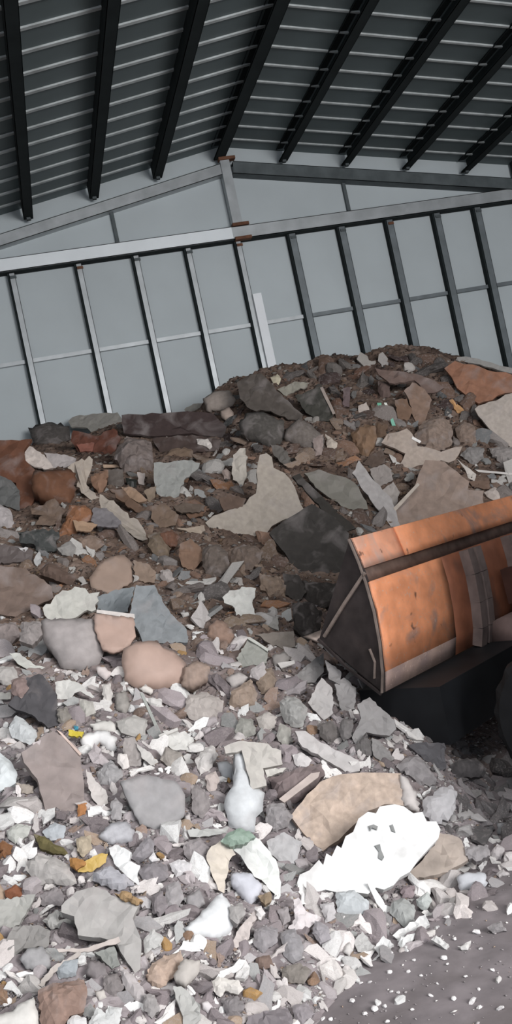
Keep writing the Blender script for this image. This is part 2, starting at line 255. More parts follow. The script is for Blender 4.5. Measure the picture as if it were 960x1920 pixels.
PIECE_DATA = '''
b board_scrap|105,62,42|rust-brown board sheet at the left edge|-15,827 60,823 45,845 47,862 65,880 60,905 65,935 50,985 28,985 35,945 30,905 -15,890
b plasterboard_scrap|190,175,165|folded white plaster flap|43,840 57,837 83,853 100,877 87,880 60,873 43,863
b plasterboard_scrap|160,150,147|pale grey curved flap|82,848 120,852 143,860 140,868 127,875 100,878 88,860
s paper_strip|165,150,135|ragged white wallpaper strip with a forked top|127,872 153,863 173,867 170,883 163,900 167,920 187,937 190,950 167,940 143,917 147,900 140,883
s paper_strip|165,152,138|long torn white strip running diagonally down the pile|187,928 213,940 233,957 263,977 273,990 277,1010 267,1017 250,1010 237,997 233,987 213,967 190,947
c wood_chunk|110,68,45|rounded rust-brown block|63,883 133,880 143,887 140,930 130,947 83,933 63,920 58,900
b tile_shard|88,88,86|dark grey panel at the left edge|-15,888 20,900 37,920 37,957 13,950 -15,938
c plaster_chunk|170,160,158|pale pink lump at the left edge|-15,940 0,945 20,957 27,980 23,990 13,990 -15,983
s board_scrap|115,92,76|curled beige-brown sheet|57,953 90,937 103,935 117,953 113,980 97,990 67,987 80,967 60,967
c brick_chunk|150,95,60|orange-brown chunk|130,947 160,947 175,960 173,977 150,980 143,1003 113,1007 112,993 123,973
b board_scrap|165,130,100|tan offcut with a pointed end|137,975 160,978 183,983 170,997 143,995
b tile_shard|112,106,108|mauve-grey tilted panel|175,952 200,953 227,977 230,990 183,987 170,977
c concrete_chunk|112,98,92|squarish grey block with a pointed top|217,843 237,817 283,827 288,863 287,887 233,887 213,853
b plasterboard_scrap|135,130,122|wide pale slab lying along the crest|128,790 143,780 167,777 220,773 230,787 220,802 197,803 180,815 163,802 133,800
b board_scrap|95,52,38|dark rust-red board|137,807 180,817 213,803 227,820 213,847 187,867 150,853 133,827
b board_scrap|130,75,60|small reddish board|143,833 177,830 173,847 150,847
r wood_stick|170,140,115|thin beige lath|193,871 223,871 224,876 194,877
b plasterboard_scrap|140,140,135|pale grey-green panel with a drooping corner|288,868 360,862 375,868 370,880 345,900 335,930 300,940 290,915
b plaster_chip|175,160,152|small white upright chip|257,885 272,887 271,910 260,907
c plastic_box|40,42,38|small black box|235,895 258,900 257,913 240,912
b board_scrap|150,118,92|tan plank end|227,913 247,913 277,937 260,942 240,933
b board_scrap|135,115,95|olive-tan upright scrap|270,920 293,910 290,933 280,943
c board_scrap|135,98,75|crumpled brown cushion-like lump|170,893 187,883 203,880 200,907 187,927 173,910
b tile_shard|95,85,78|dark grey-brown square shard|203,880 230,880 233,907 227,913 203,910
b board_scrap|105,78,60|long brown offcut lying level|205,918 230,917 243,933 262,945 280,965 255,960 228,940
c brick_chunk|120,78,58|rough red-brown lump|300,1000 322,992 338,1006 330,1024 305,1020
b board_scrap|120,96,78|brown plate with a bent corner|285,950 310,945 335,965 330,985 300,990 283,972
b board_scrap|112,80,60|flat brown plate|340,945 365,935 388,950 380,968 355,972
b plaster_chip|170,150,130|cream lath end|330,990 372,1003 385,995 383,985 345,990
c plaster_chunk|135,122,113|smooth beige rounded lump on the crest|380,747 403,733 430,732 442,750 435,762 420,768 387,770
c plaster_chunk|150,130,118|pinkish knob hanging from the rounded lump|413,770 430,763 438,773 435,783 423,788 415,783
b plasterboard_scrap|135,130,122|pale tapering slab lying against the wall|345,768 363,757 382,755 385,773 353,775
b board_scrap|74,66,60|long dark grey plank leaning up to the crest|443,717 470,703 490,700 507,717 533,747 567,777 567,790 540,787 507,770 470,767 450,747
c concrete_chunk|78,73,68|dark rounded grey slab|448,793 463,773 493,772 533,790 533,813 527,833 503,837 487,827 450,812
b tile_shard|92,86,80|tapering dark grey flap|507,833 527,837 540,850 550,877 533,873 513,853
c concrete_chunk|105,95,88|smooth mid-grey slab with a rounded end|537,803 560,783 583,795 607,817 608,840 597,850 583,843 553,830 533,820
c plaster_chunk|140,122,115|pinkish upright lump|587,823 607,813 603,853 590,855
c plaster_chunk|175,160,145|cream two-lobed nugget|610,813 633,830 632,838 613,843
c plaster_chip|190,180,172|small white wavy chip|368,822 390,822 398,837 393,842 380,835 370,832
b plasterboard_scrap|178,168,155|upright cream shard with a knob on top|437,853 450,840 460,840 462,867 462,893 453,912 437,900 435,880
b plasterboard_scrap|165,152,138|large cream torn slab with an upright horn|487,853 500,850 510,857 513,877 533,887 553,913 560,933 573,960 553,967 530,975 500,1000 470,1008 440,1018 405,1015 395,1005 385,980 400,967 430,955 460,945 480,925 483,900
b tile_shard|120,115,105|grey-green tilted board|570,887 597,880 640,893 665,905 687,940 690,955 660,957 640,950 600,920
b board_scrap|60,55,50|long dark plank lying diagonally|548,893 562,888 622,950 668,990 650,997 590,940
b board_scrap|66,61,57|broad dark grey sheet|560,960 585,945 620,965 655,1000 650,1040 640,1090 560,1080 520,1020 505,1000 530,978
b board_scrap|58,56,50|dark green-black board|553,743 603,723 625,777 620,790 600,790 573,773
r wood_stick|140,125,115|thin pale edge lath|600,727 605,725 629,775 624,777
b plasterboard_scrap|130,125,112|olive-white tapered slab|520,730 553,715 577,718 573,727 553,733 537,743
c plaster_chip|165,155,130|yellowish crumb at the foot of the white post|507,707 520,700 527,710 522,722 512,718
b board_scrap|130,85,62|broad rust-brown board on the crest|833,690 853,677 887,683 960,703 1010,722 1010,735 947,737 923,750 897,757 887,750 873,740 857,727 847,707
b plasterboard_scrap|125,122,118|pale grey slab along the right crest|857,670 873,668 960,690 1010,702 1010,716 960,700 887,681 855,676
b plasterboard_scrap|150,138,128|large pale plasterboard sheet at the right edge|890,767 917,753 960,737 1020,722 1020,850 960,840 940,827 917,803 897,780
b board_scrap|98,78,70|long grey-brown plank along the crest|703,690 757,697 807,710 833,727 813,737 800,737 777,713 740,720 710,703
b board_scrap|118,92,76|tall brown slab standing on end|757,733 773,717 797,730 810,750 797,790 783,797 773,777 767,750
b board_scrap|105,78,60|squarish brown slab|740,750 763,747 773,773 767,787 747,787
c wood_chunk|88,70,64|dark brown block|710,713 730,717 733,743 717,747 708,733
c concrete_chunk|125,105,92|big tan-brown boulder|777,813 793,790 820,777 843,787 850,813 847,833 827,843 800,840 780,823
c concrete_chunk|118,98,85|smaller brown boulder|853,803 870,790 890,800 893,830 873,833 860,827
c wood_stick|175,125,75|club-shaped orange stick|842,750 848,748 870,768 867,777 857,773
c plastic_scrap|90,160,130|small teal plastic scrap|707,755 715,755 717,767 710,768
r plastic_strip|190,190,180|thin white plastic strip|720,755 725,755 733,777 728,777
c plastic_scrap|100,165,140|teal plastic tip below a white strip|732,787 737,783 742,798 735,798
s paper_scrap|160,145,135|crumpled cream paper|672,760 687,753 693,767 683,775 672,773
b board_scrap|95,78,78|ribbed mauve offcut|643,727 657,727 655,763 643,763
b plasterboard_scrap|155,138,125|wide cream torn board with a spiked top|715,830 727,813 747,810 763,803 777,820 783,837 827,847 867,837 860,853 853,863 827,863 783,873 767,880 750,870 760,850 740,840
r plaster_chip|205,200,195|tiny bright white sliver|773,818 790,827 787,831 772,823
c board_scrap|120,90,66|ochre-brown crumpled lump|657,813 683,793 703,797 707,820 700,840 687,857 670,847
c board_scrap|95,72,55|dark ochre lump|703,790 727,797 723,817 707,823
b board_scrap|85,68,58|dark brown flap under the cream board|690,857 717,840 723,867 700,877 680,870
b plasterboard_scrap|140,130,124|grey trapezoid panel|693,880 720,870 733,880 737,900 713,913 703,903
b plasterboard_scrap|165,158,155|long pale plank pointing at the bucket|660,887 673,863 703,903 735,935 750,985 735,990 700,945
b plasterboard_scrap|160,150,143|pale wedge panel|713,923 737,903 750,923 740,953
b board_scrap|145,122,108|broad tan board behind the bucket rim|737,958 780,905 797,863 833,865 880,903 877,917 907,920 907,945 860,960 800,985 750,990
r wood_stick|185,170,155|thin pale batten along the tan board edge|737,953 783,905 787,909 742,958
s paper_strip|185,175,165|white curled strip with a hooked end|857,860 870,870 893,887 890,900 880,900 873,880
c concrete_chunk|120,115,112|grey lump above the curled strip|863,853 880,837 907,840 907,860 887,873
c concrete_chunk|130,122,118|pale grey lump at the right edge|917,840 933,837 975,840 975,873 940,870 923,857
r plastic_strip|185,178,172|long thin white rod|890,880 960,887 985,892 897,885
c plaster_chunk|180,165,155|broken white nuggets cluster piece|907,923 927,913 947,927 940,943 923,937
b board_scrap|110,85,70|small brown plate above the bucket rim|880,903 917,897 917,917 887,913
b board_scrap|122,100,88|broad brown-grey sheet at the left edge|-15,1058 0,1060 50,1067 97,1100 100,1120 50,1147 30,1157 -15,1150
c wood_chunk|105,82,70|elongated brown block|77,1060 90,1050 110,1060 143,1083 137,1098 110,1090 73,1077
c concrete_chunk|72,74,72|dark slate-grey block|33,997 73,993 110,997 107,1033 73,1037 63,1020 37,1017
b tile_shard|100,88,85|purple-grey panel at the left edge|-15,1020 30,1023 63,1033 60,1053 -15,1058
b plaster_chip|195,190,188|narrow white sliver|28,1025 53,1027 47,1035
b plaster_chip|180,178,176|upright white leaf-shaped chip|63,1050 73,1033 80,1047 70,1063
c plaster_chunk|150,145,140|pale grey lump with a flat top|107,1027 133,1013 143,1027 137,1045 117,1040
c brick_chunk|140,115,98|tan faceted chunk|143,1010 180,1003 197,1020 180,1033 147,1023
b floor_tile_piece|162,134,116|rounded tan slab with a pale lower rim|167,1083 187,1057 207,1043 233,1040 248,1057 248,1090 217,1110 200,1113 170,1100
b board_scrap|150,125,106|tan offcut with a notched side|250,1050 277,1057 293,1073 290,1093 263,1090 252,1077
b plasterboard_scrap|195,192,182|torn off-white board with a ragged right end|80,1140 110,1113 140,1100 160,1103 167,1113 187,1110 180,1143 157,1147 133,1160 100,1163 83,1153
b tile_shard|135,142,146|blue-grey tile shard|182,1120 213,1107 253,1100 240,1147 213,1150 182,1143
b plasterboard_scrap|138,143,146|large blue-grey sheet|255,1097 290,1097 320,1150 350,1180 352,1205 320,1207 267,1203 253,1173 243,1150
r plaster_strip|215,205,198|thin white strip along the tile edge|181,1143 252,1151 253,1160 181,1149
b floor_tile_piece|190,155,138|rounded pink plate with a straight top|177,1149 250,1158 255,1193 240,1213 213,1223 193,1217 177,1180
c floor_tile_piece|195,160,143|big pink oval slab|228,1240 232,1215 255,1203 290,1203 325,1220 350,1245 355,1270 340,1285 300,1295 255,1290 233,1275
c plaster_chunk|172,162,159|broad mauve-grey plaster mass|77,1163 143,1160 173,1160 197,1213 187,1243 150,1260 113,1250 77,1193
s plaster_strip|205,205,195|flat greenish-white strip|17,1220 37,1220 67,1243 87,1247 100,1263 67,1260 33,1243
c plaster_chip|225,210,205|pinkish white pebble|180,1250 197,1250 210,1263 200,1275 183,1263
b board_scrap|140,105,82|orange-brown square board|337,1020 357,1010 377,1027 380,1050 363,1070 343,1063 335,1043
c concrete_chunk|150,125,105|crumbly tan lump|487,1073 527,1080 540,1097 533,1120 507,1120 487,1100
c concrete_chunk|125,105,92|brown lump with a hollow|433,1027 467,1020 493,1030 487,1053 470,1070 433,1057
b plasterboard_scrap|215,213,205|star-shaped bright white scrap|417,1120 430,1107 450,1105 453,1100 480,1103 478,1120 473,1130 480,1157 465,1160 443,1158 440,1140 420,1130
c plaster_chip|190,180,172|small cream chip|440,1082 453,1083 457,1097 448,1098
c plaster_chip|200,195,190|little white oval pebble|337,1148 353,1147 355,1153 343,1158
c brick_chunk|165,130,110|domed pink-brown chunk|390,1173 407,1160 423,1167 440,1190 430,1207 403,1203 388,1193
b plaster_chip|170,165,157|pale triangular chip|503,1173 520,1153 523,1183
b board_scrap|140,128,117|wide tan-grey board|477,1190 550,1183 553,1213 537,1220 507,1207
b tile_shard|160,160,150|grey-green board with a white edge|443,1233 467,1197 503,1220 500,1243 453,1250
r plaster_strip|200,200,190|thin white edge strip on a slant|463,1197 468,1194 504,1217 502,1222
b tile_shard|150,145,142|pointed grey shard beneath the bucket|550,1270 573,1250 607,1223 607,1260 590,1280 560,1280
b tile_shard|150,145,143|narrow grey shard beneath the bucket|610,1237 640,1260 637,1283 617,1273
c plaster_chunk|160,152,146|rounded pale lump|510,1230 533,1220 547,1232 535,1250 515,1250
r plaster_chip|215,208,202|short white stub|520,1243 552,1238 553,1244 527,1253
b tile_shard|195,188,184|big light grey arrowhead shard|577,1317 603,1270 623,1290 625,1337 607,1350 587,1330
b tile_shard|160,155,153|grey shard leaning beside the arrowhead|627,1283 645,1270 668,1290 665,1330 640,1335
c concrete_chunk|175,173,168|boxy light grey block|523,1317 537,1303 553,1305 577,1327 573,1347 567,1363 550,1363 533,1353 527,1337
b plasterboard_scrap|215,208,205|long white board broken on the diagonal|553,1370 573,1370 603,1393 640,1410 672,1425 675,1445 650,1450 620,1430 567,1400
c brick_chunk|170,145,125|tan brown block|433,1297 470,1273 483,1300 480,1323 450,1330 430,1323
c plaster_chunk|200,190,185|pale dome|423,1273 447,1260 467,1270 453,1283 433,1290
c plaster_chunk|190,178,170|creamy broad block|343,1333 353,1303 383,1297 420,1313 417,1340 397,1353 360,1350
b plaster_chip|225,222,215|ragged white flake|305,1370 350,1373 363,1383 357,1407 330,1407 310,1397
b plasterboard_scrap|205,198,188|bent cream sheet with a hanging leg|420,1400 447,1390 493,1393 527,1407 530,1433 493,1440 500,1473 473,1480 453,1407 423,1413
c plaster_chunk|225,228,230|tall bluish-white plaster column|440,1407 453,1407 470,1470 497,1487 493,1520 480,1533 477,1560 430,1553 420,1507 437,1473 443,1447
b plaster_chip|230,225,215|creamy white wedge chip|497,1440 537,1440 530,1448 500,1458
c board_scrap|150,130,128|mauve-brown wedge|502,1460 553,1443 603,1430 610,1453 567,1497 553,1507 520,1497
r wood_stick|215,195,185|pale batten lying on the wedge|523,1498 583,1450 600,1447 597,1457 533,1505
c plaster_chunk|190,192,196|round blue-grey lump|407,1430 427,1427 442,1440 437,1460 417,1460
b masonry_block|218,190,168|big beige block|545,1530 567,1503 600,1465 640,1452 700,1448 752,1450 757,1510 720,1508 690,1520 665,1545 635,1575 605,1597 585,1580 560,1550
c plaster_chunk|220,210,205|white rounded block end|750,1450 765,1460 782,1490 785,1522 757,1512
b plasterboard_scrap|255,255,252|biggest bright white plaster sheet with three holes|555,1662 562,1640 580,1632 598,1612 606,1622 612,1600 622,1606 632,1585 640,1590 648,1568 662,1560 672,1535 690,1522 705,1525 712,1512 740,1508 757,1512 775,1525 792,1522 800,1540 818,1540 826,1555 822,1572 805,1590 785,1612 768,1635 750,1645 738,1660 720,1668 705,1664 690,1676 660,1672 640,1675 610,1668 590,1674
c plaster_chunk|218,214,216|white crumbly block|793,1500 820,1480 845,1470 858,1490 855,1515 840,1540 815,1550 795,1530
b board_scrap|208,188,172|beige flat board|820,1560 860,1570 880,1610 840,1635 760,1650 780,1625 815,1585
b tile_shard|160,155,153|grey forked shard|660,1383 677,1347 670,1320 693,1307 707,1323 740,1350 743,1367 730,1380 707,1377 687,1373 667,1397
c concrete_chunk|165,158,158|grey wedge block|743,1437 757,1423 783,1413 820,1460 817,1470 787,1473 773,1457
b tile_shard|95,92,96|dark grey slab|765,1397 793,1392 833,1393 837,1440 827,1447 800,1427 783,1413
c concrete_chunk|85,80,80|dim hexagonal block in the machine's shadow|845,1437 860,1422 893,1422 913,1440 907,1457 853,1457
b plaster_chip|130,125,122|little grey trapezoid chip|883,1480 903,1482 903,1490 890,1497
c concrete_chunk|150,150,152|small grey rounded stone at the right edge|930,1543 947,1542 955,1553 950,1565 932,1562
b tile_shard|150,145,142|narrow grey shard|697,1383 713,1390 740,1423 717,1430 700,1415
c concrete_chunk|120,114,112|dark grey wedge|667,1397 687,1373 700,1400 697,1417 670,1413
c plaster_chunk|212,215,215|bluish-white block|17,1363 30,1340 47,1350 67,1367 70,1380 57,1397 23,1383
b plaster_chip|205,190,188|pinkish triangular chip|60,1395 77,1387 72,1407
c plaster_chunk|228,234,234|large white block cut by the left edge|-15,1405 0,1410 20,1427 33,1453 30,1467 10,1477 -15,1490
b board_scrap|165,148,142|broad mauve-brown slab|40,1410 100,1370 140,1395 150,1410 158,1480 160,1510 120,1525 85,1520 70,1460 45,1430
r wood_stick|225,195,180|thin pinkish lath|106,1368 115,1373 153,1413 150,1417 110,1373
b plastic_scrap|228,200,25|small bright yellow scrap|128,1368 157,1372 153,1382 128,1378
c plastic_scrap|60,160,190|tiny blue scrap|138,1360 147,1362 147,1368 140,1368
c plaster_chunk|248,245,243|bright white crumbled mass|150,1380 180,1370 200,1370 220,1383 220,1403 210,1410 197,1397 177,1393 163,1403 150,1390
c plaster_chunk|225,220,212|cream crumbled mass|167,1357 207,1350 220,1357 213,1373 180,1370
c plaster_chip|245,235,228|white squarish chip|222,1413 238,1413 243,1437 230,1442 220,1430
c concrete_chunk|180,176,176|grey diamond-shaped block|180,1447 207,1425 230,1447 230,1457 207,1473 187,1470
s plaster_strip|225,215,208|white crooked strip|162,1440 173,1453 200,1483 203,1503 187,1513 170,1487 163,1463
b plasterboard_scrap|172,168,168|big grey slab with a rounded bottom|225,1465 277,1453 330,1465 347,1490 345,1530 320,1548 290,1555 262,1545 240,1500
s plasterboard_scrap|215,212,205|pale curved shell|103,1283 130,1277 153,1287 177,1310 173,1313 150,1300 140,1303 130,1313 107,1310
r metal_rod|165,168,160|grey-green steel rod|262,1298 268,1300 303,1375 297,1378
r wood_stick|225,220,212|short white batten|297,1378 333,1364 334,1369 300,1383
c plaster_chunk|225,220,215|white lump beside the steel rod|273,1307 303,1310 310,1330 290,1330 280,1320
c plaster_chip|235,225,215|cream pebble below the oval slab|260,1290 273,1282 287,1293 283,1302
c plaster_chunk|190,185,178|pale tall slab|217,1350 250,1340 277,1350 273,1380 247,1380 227,1373
b tile_shard|170,160,155|upright grey-brown slab|233,1383 253,1383 267,1407 263,1437 240,1437 230,1407
s plaster_strip|215,210,203|white worm-like strip|253,1390 280,1407 297,1427 283,1433 267,1420
c brick_chunk|205,130,70|small bright orange brick bit|145,1507 163,1505 160,1527 145,1530
c plaster_chip|235,222,210|cream round pebble under the orange bit|147,1533 163,1532 168,1543 153,1548
c concrete_chunk|178,172,172|tall grey stone|207,1507 217,1493 230,1507 227,1537 210,1537
c brick_chunk|185,170,155|tan flat stone|30,1467 63,1473 63,1487 40,1487
b fabric_scrap|85,82,85|dark charcoal cloth|30,1330 15,1320 50,1270 80,1265 105,1300 110,1360 90,1365 60,1340
c plaster_chunk|195,200,205|pale blue-grey chunk|79,1560 103,1540 123,1548 119,1572 95,1576
c plaster_chunk|205,205,195|greenish-white notched lump|12,1556 32,1544 59,1548 51,1568 28,1582 14,1572
c concrete_chunk|200,198,203|smooth light grey stone|184,1568 206,1544 238,1540 253,1560 249,1576 206,1582
b plasterboard_scrap|252,252,250|zigzag bright white scrap|204,1589 222,1584 247,1599 241,1615 263,1623 257,1643 265,1663 238,1643 214,1619
s plastic_scrap|225,180,75|curved yellow strip|143,1623 186,1603 202,1603 198,1619 174,1635 146,1635
c brick_chunk|195,130,60|orange-brown brick bit|131,1607 154,1611 162,1619 143,1631 131,1623
c concrete_chunk|200,180,150|tan angular chunk|143,1572 170,1564 174,1591 158,1607 144,1595
c concrete_chunk|195,188,182|large rough pale boulder|51,1615 71,1599 103,1607 131,1623 144,1655 131,1663 99,1655 71,1659 48,1631
c concrete_chunk|190,188,195|lilac-grey slab|174,1635 206,1623 238,1643 253,1659 222,1671 174,1651
c concrete_chunk|150,142,145|dark mauve stone|261,1631 285,1615 313,1619 317,1643 293,1659 269,1651
c plaster_chunk|235,230,230|pinkish-white lobed lump|317,1619 336,1611 360,1619 358,1635 329,1645
c concrete_chunk|165,158,162|tilted grey stone|245,1607 277,1564 289,1576 289,1599 261,1619
c plaster_chip|245,240,240|small white drop-shaped chip|279,1609 289,1597 297,1613 285,1616
b tile_shard|180,178,170|grey-green flat panel at the left edge|-15,1688 67,1677 55,1702 36,1734 -15,1752
b plasterboard_scrap|188,183,178|big grey slab with a long right leg|115,1698 143,1671 178,1663 222,1683 261,1698 249,1722 265,1762 263,1817 253,1825 226,1785 214,1762 146,1754 139,1718 115,1710
c concrete_chunk|165,155,155|mauve lump|71,1679 107,1663 123,1679 115,1698 79,1698
s cord_scrap|215,200,190|thin pale stick lying level|107,1774 166,1774 222,1760 226,1768 166,1781 111,1780
s cord_scrap|205,192,182|bent pale branch|71,1845 99,1809 150,1781 152,1787 107,1817 79,1849
c plaster_chunk|215,212,205|white knobbly lump|79,1726 107,1704 111,1726 139,1718 141,1738 95,1742
b tile_shard|150,145,140|dark grey curved slab|12,1762 24,1738 71,1734 95,1746 91,1774 44,1778 24,1793 8,1785
c concrete_chunk|178,175,175|rounded grey stone|36,1797 51,1778 79,1774 95,1793 95,1817 51,1817
c plaster_chunk|178,185,190|blue-grey chunk|103,1817 127,1797 146,1797 143,1829 111,1835
b tile_shard|150,152,145|greenish-grey shard|178,1785 214,1774 226,1809 210,1817
c masonry_block|170,135,118|brown block at the bottom edge|71,1857 99,1841 158,1835 164,1865 158,1896 131,1904 115,1935 79,1935
c plaster_chunk|238,233,225|cream-white mass in the bottom left corner|-15,1908 24,1896 40,1880 63,1869 71,1896 73,1935 -15,1935
c plaster_chunk|235,232,230|white block at the bottom edge|127,1912 139,1902 162,1908 162,1935 125,1935
c plaster_chunk|225,225,222|forked white block at the bottom edge|166,1920 182,1888 198,1900 202,1885 230,1888 218,1935 168,1935
c masonry_block|210,178,155|tan wedge block|273,1829 285,1805 340,1778 344,1801 325,1833 301,1853 285,1849
c plaster_chunk|215,205,195|pale round lump|325,1829 344,1797 376,1801 372,1825 348,1849 329,1841
c plaster_chunk|215,213,208|white angular lump|269,1762 285,1742 307,1758 301,1774 285,1778 271,1793
c brick_chunk|190,150,100|ochre crumb strip|214,1675 238,1671 269,1690 261,1696 234,1690
c plaster_chip|225,215,205|round cream pebble|178,1861 194,1855 200,1869 186,1876
b tile_shard|190,188,182|tall grey shard at the bottom|325,1849 340,1849 376,1884 376,1912 348,1930 336,1888
s plaster_strip|250,252,245|bright white curl of board|425,1578 440,1568 463,1566 487,1576 507,1597 522,1622 529,1650 528,1675 518,1692 512,1690 517,1672 505,1662 492,1645 478,1638 466,1622 452,1600 438,1590
s plaster_strip|235,220,200|cream arm hooking down|388,1602 398,1583 414,1573 436,1584 444,1598 432,1610 430,1630 421,1652 419,1678 408,1672 396,1640
c plastic_scrap|150,175,155|pale green cap|430,1560 447,1553 470,1560 480,1570 457,1583 437,1587 413,1577
c plaster_chunk|252,253,253|large bright white pear-shaped lump|345,1740 370,1720 400,1687 417,1673 433,1697 443,1727 433,1747 400,1760 357,1753
c plaster_chunk|225,225,235|lilac-white cup-shaped chunk|433,1637 470,1637 490,1657 487,1680 470,1697 453,1683 433,1657
c brick_chunk|165,140,110|small brown stone inside the curl|483,1680 507,1670 510,1687 497,1697
b plasterboard_scrap|240,228,228|pinkish-white Y-shaped scrap|540,1740 553,1723 550,1687 560,1683 573,1707 603,1720 583,1737 557,1750
b plaster_strip|220,205,198|beige slanted strip|433,1770 447,1743 477,1707 497,1717 473,1730 467,1760 443,1778
c concrete_chunk|165,158,160|dark grey shield-shaped stone|477,1743 500,1733 522,1740 520,1767 493,1787 477,1773
c concrete_chunk|165,160,162|grey angular block|523,1747 553,1740 570,1773 567,1797 550,1807 533,1793
c plaster_chunk|240,232,222|cream L-shaped lump|397,1840 410,1830 433,1837 447,1837 457,1853 447,1865 423,1857 413,1870 400,1857
c plaster_chip|240,230,230|white egg-shaped pebble|378,1880 390,1877 400,1890 390,1900 380,1893
b plasterboard_scrap|195,192,192|light grey five-sided slab|500,1577 533,1560 567,1580 553,1620 527,1617 507,1600
c plaster_chunk|205,210,212|bluish-grey boxy block|630,1672 665,1668 692,1690 693,1712 660,1716 632,1710
c concrete_chunk|180,182,178|grey-green boxy block|734,1690 758,1683 778,1698 778,1730 758,1738 730,1710
c plaster_chunk|205,210,205|small pale faceted stone|780,1686 802,1671 810,1690 798,1710 782,1698
b plaster_strip|242,240,237|white plank with a serrated edge|736,1754 748,1742 758,1740 768,1729 778,1728 786,1718 798,1714 806,1734 797,1741 790,1739 780,1748 770,1747 760,1757 746,1762
b plaster_chip|242,240,237|white square chip at the end of the serrated plank|701,1777 719,1754 738,1770 711,1791
b tile_shard|200,197,193|light grey pointed shard|663,1766 679,1746 701,1774 683,1789 671,1785
c plaster_chip|235,228,222|white leaf-shaped pebble|643,1785 655,1766 663,1781 655,1795
b plaster_chip|237,234,230|white oblong chip on the bare floor|808,1762 818,1754 841,1770 837,1780
c plaster_chip|230,225,220|white crescent chip on the bare floor|857,1774 868,1772 883,1762 877,1781 865,1781
c plaster_chunk|225,226,232|rounded light block|857,1643 873,1635 909,1637 915,1655 897,1671 861,1667
c concrete_chunk|175,168,168|grey flat stone|871,1588 916,1584 920,1603 893,1615 873,1603
c plaster_chunk|225,215,213|pinkish white angular stone|920,1599 932,1582 946,1591 940,1611 928,1613
c plaster_chip|215,205,203|white pointed stone by the right edge|930,1639 944,1629 956,1639 936,1645
c concrete_chunk|165,158,158|grey rough stone on the floor by the right edge|913,1738 940,1726 950,1746 924,1750
c brick_chunk|165,145,148|pinkish grey crumb|750,1663 778,1659 774,1683 754,1683
b board_scrap|62,48,46|dark maroon layered board under the crest|228,778 330,772 400,775 425,800 420,820 360,812 290,818 232,812
b board_scrap|70,55,50|dark brown strip of board|285,822 360,815 415,825 410,845 340,850 300,848
c board_scrap|110,88,70|tan crumpled scrap|305,858 322,842 345,838 362,845 360,858
c concrete_chunk|85,78,74|dark grey-brown mound at the wall foot|52,800 90,790 130,798 133,825 148,850 110,850 80,845 62,825
b board_scrap|100,78,65|brown scrap beside the cream slab's left tip|410,935 430,925 462,935 455,950 420,958
c plaster_chip|160,140,130|pinkish small chip left of the upright cream shard|416,882 424,877 433,885 432,898 420,898
b board_scrap|98,82,70|narrow grey-brown scrap|325,950 345,942 385,948 383,958 340,962
c brick_chunk|125,105,85|ochre-brown lump|277,1000 300,995 322,1015 318,1040 295,1045 278,1025
c plaster_chip|180,168,162|pale crumb|300,1070 318,1068 328,1085 315,1095 302,1085
c concrete_chunk|115,100,90|tall grey-brown lump|380,1022 405,1018 428,1035 430,1065 410,1085 385,1075 378,1050
c concrete_chunk|62,56,52|dark lump in the bucket's shade|560,1085 600,1092 645,1095 630,1135 605,1140 570,1125
c concrete_chunk|56,50,47|lowest dark lump in the bucket's shade|548,1130 585,1128 605,1150 600,1190 575,1205 550,1180
b board_scrap|66,60,56|small dark plate in the bucket's shade|530,1075 560,1078 575,1110 560,1130 535,1115
c concrete_chunk|150,140,136|grey five-cornered stone|40,1163 75,1165 80,1190 60,1210 35,1200
c concrete_chunk|150,135,130|brown-grey stone at the left edge|-10,1170 30,1165 38,1190 20,1210 -10,1205
c plaster_chunk|185,178,172|pale stone at the left edge|-10,1250 25,1248 35,1270 15,1285 -10,1280
c plaster_chip|225,220,210|flat cream chip at the left edge|-10,1298 20,1298 20,1310 -10,1312
c brick_chunk|150,125,118|reddish-grey stone|20,1275 45,1268 55,1290 40,1310 22,1300
c plaster_chunk|215,208,200|upright cream lump|190,1283 207,1280 213,1305 205,1320 193,1310
c concrete_chunk|165,158,150|grey oval stone|215,1300 235,1295 245,1320 235,1340 218,1330
c plaster_chunk|195,190,180|yellowish-grey lump|150,1310 175,1315 180,1335 160,1345 148,1330
c concrete_chunk|150,142,132|olive-grey stone|107,1330 125,1325 135,1345 120,1360 108,1350
c concrete_chunk|170,160,150|wide beige-grey stone|310,1400 340,1410 345,1430 320,1440 300,1425
c plaster_chunk|228,220,214|white bird-shaped lump|365,1425 385,1400 400,1397 410,1415 395,1440 375,1455 370,1440
c plaster_chunk|208,190,182|narrow pinkish lump|385,1455 405,1445 412,1465 400,1490 388,1480
c concrete_chunk|160,150,148|mauve-grey upright stone|360,1470 385,1480 395,1510 380,1535 360,1520
c plaster_chip|215,205,200|pale small oval chip|345,1530 356,1525 358,1540 348,1545
c concrete_chunk|165,158,158|knobbly grey stone|500,1510 530,1505 550,1530 540,1550 510,1560 498,1540
c plaster_chunk|190,180,178|small mauve-white lump|470,1255 495,1240 500,1260 485,1275 468,1270
c brick_chunk|155,132,112|tan-brown upright stone|480,1260 510,1250 520,1275 510,1300 490,1300 480,1280
c brick_chunk|172,145,128|tan stone touching the oval slab|345,1250 370,1238 395,1250 390,1275 360,1290 340,1285
c concrete_chunk|120,112,108|dark grey stone under the arrowhead shard|595,1355 625,1352 640,1375 620,1395 600,1380
c concrete_chunk|130,124,122|dark narrow stone|640,1345 662,1350 660,1380 645,1390 635,1370
c plaster_chunk|205,195,186|cream four-sided lump|480,1345 500,1335 520,1345 515,1365 490,1370
c concrete_chunk|170,168,158|greenish-grey lump|450,1345 475,1350 480,1375 455,1385 440,1370
c concrete_chunk|178,174,164|pale khaki stone|525,1355 545,1365 550,1390 530,1400 518,1380
c plaster_chunk|235,228,226|white lump touching the diagonal white board|548,1415 565,1410 585,1425 578,1437 555,1435
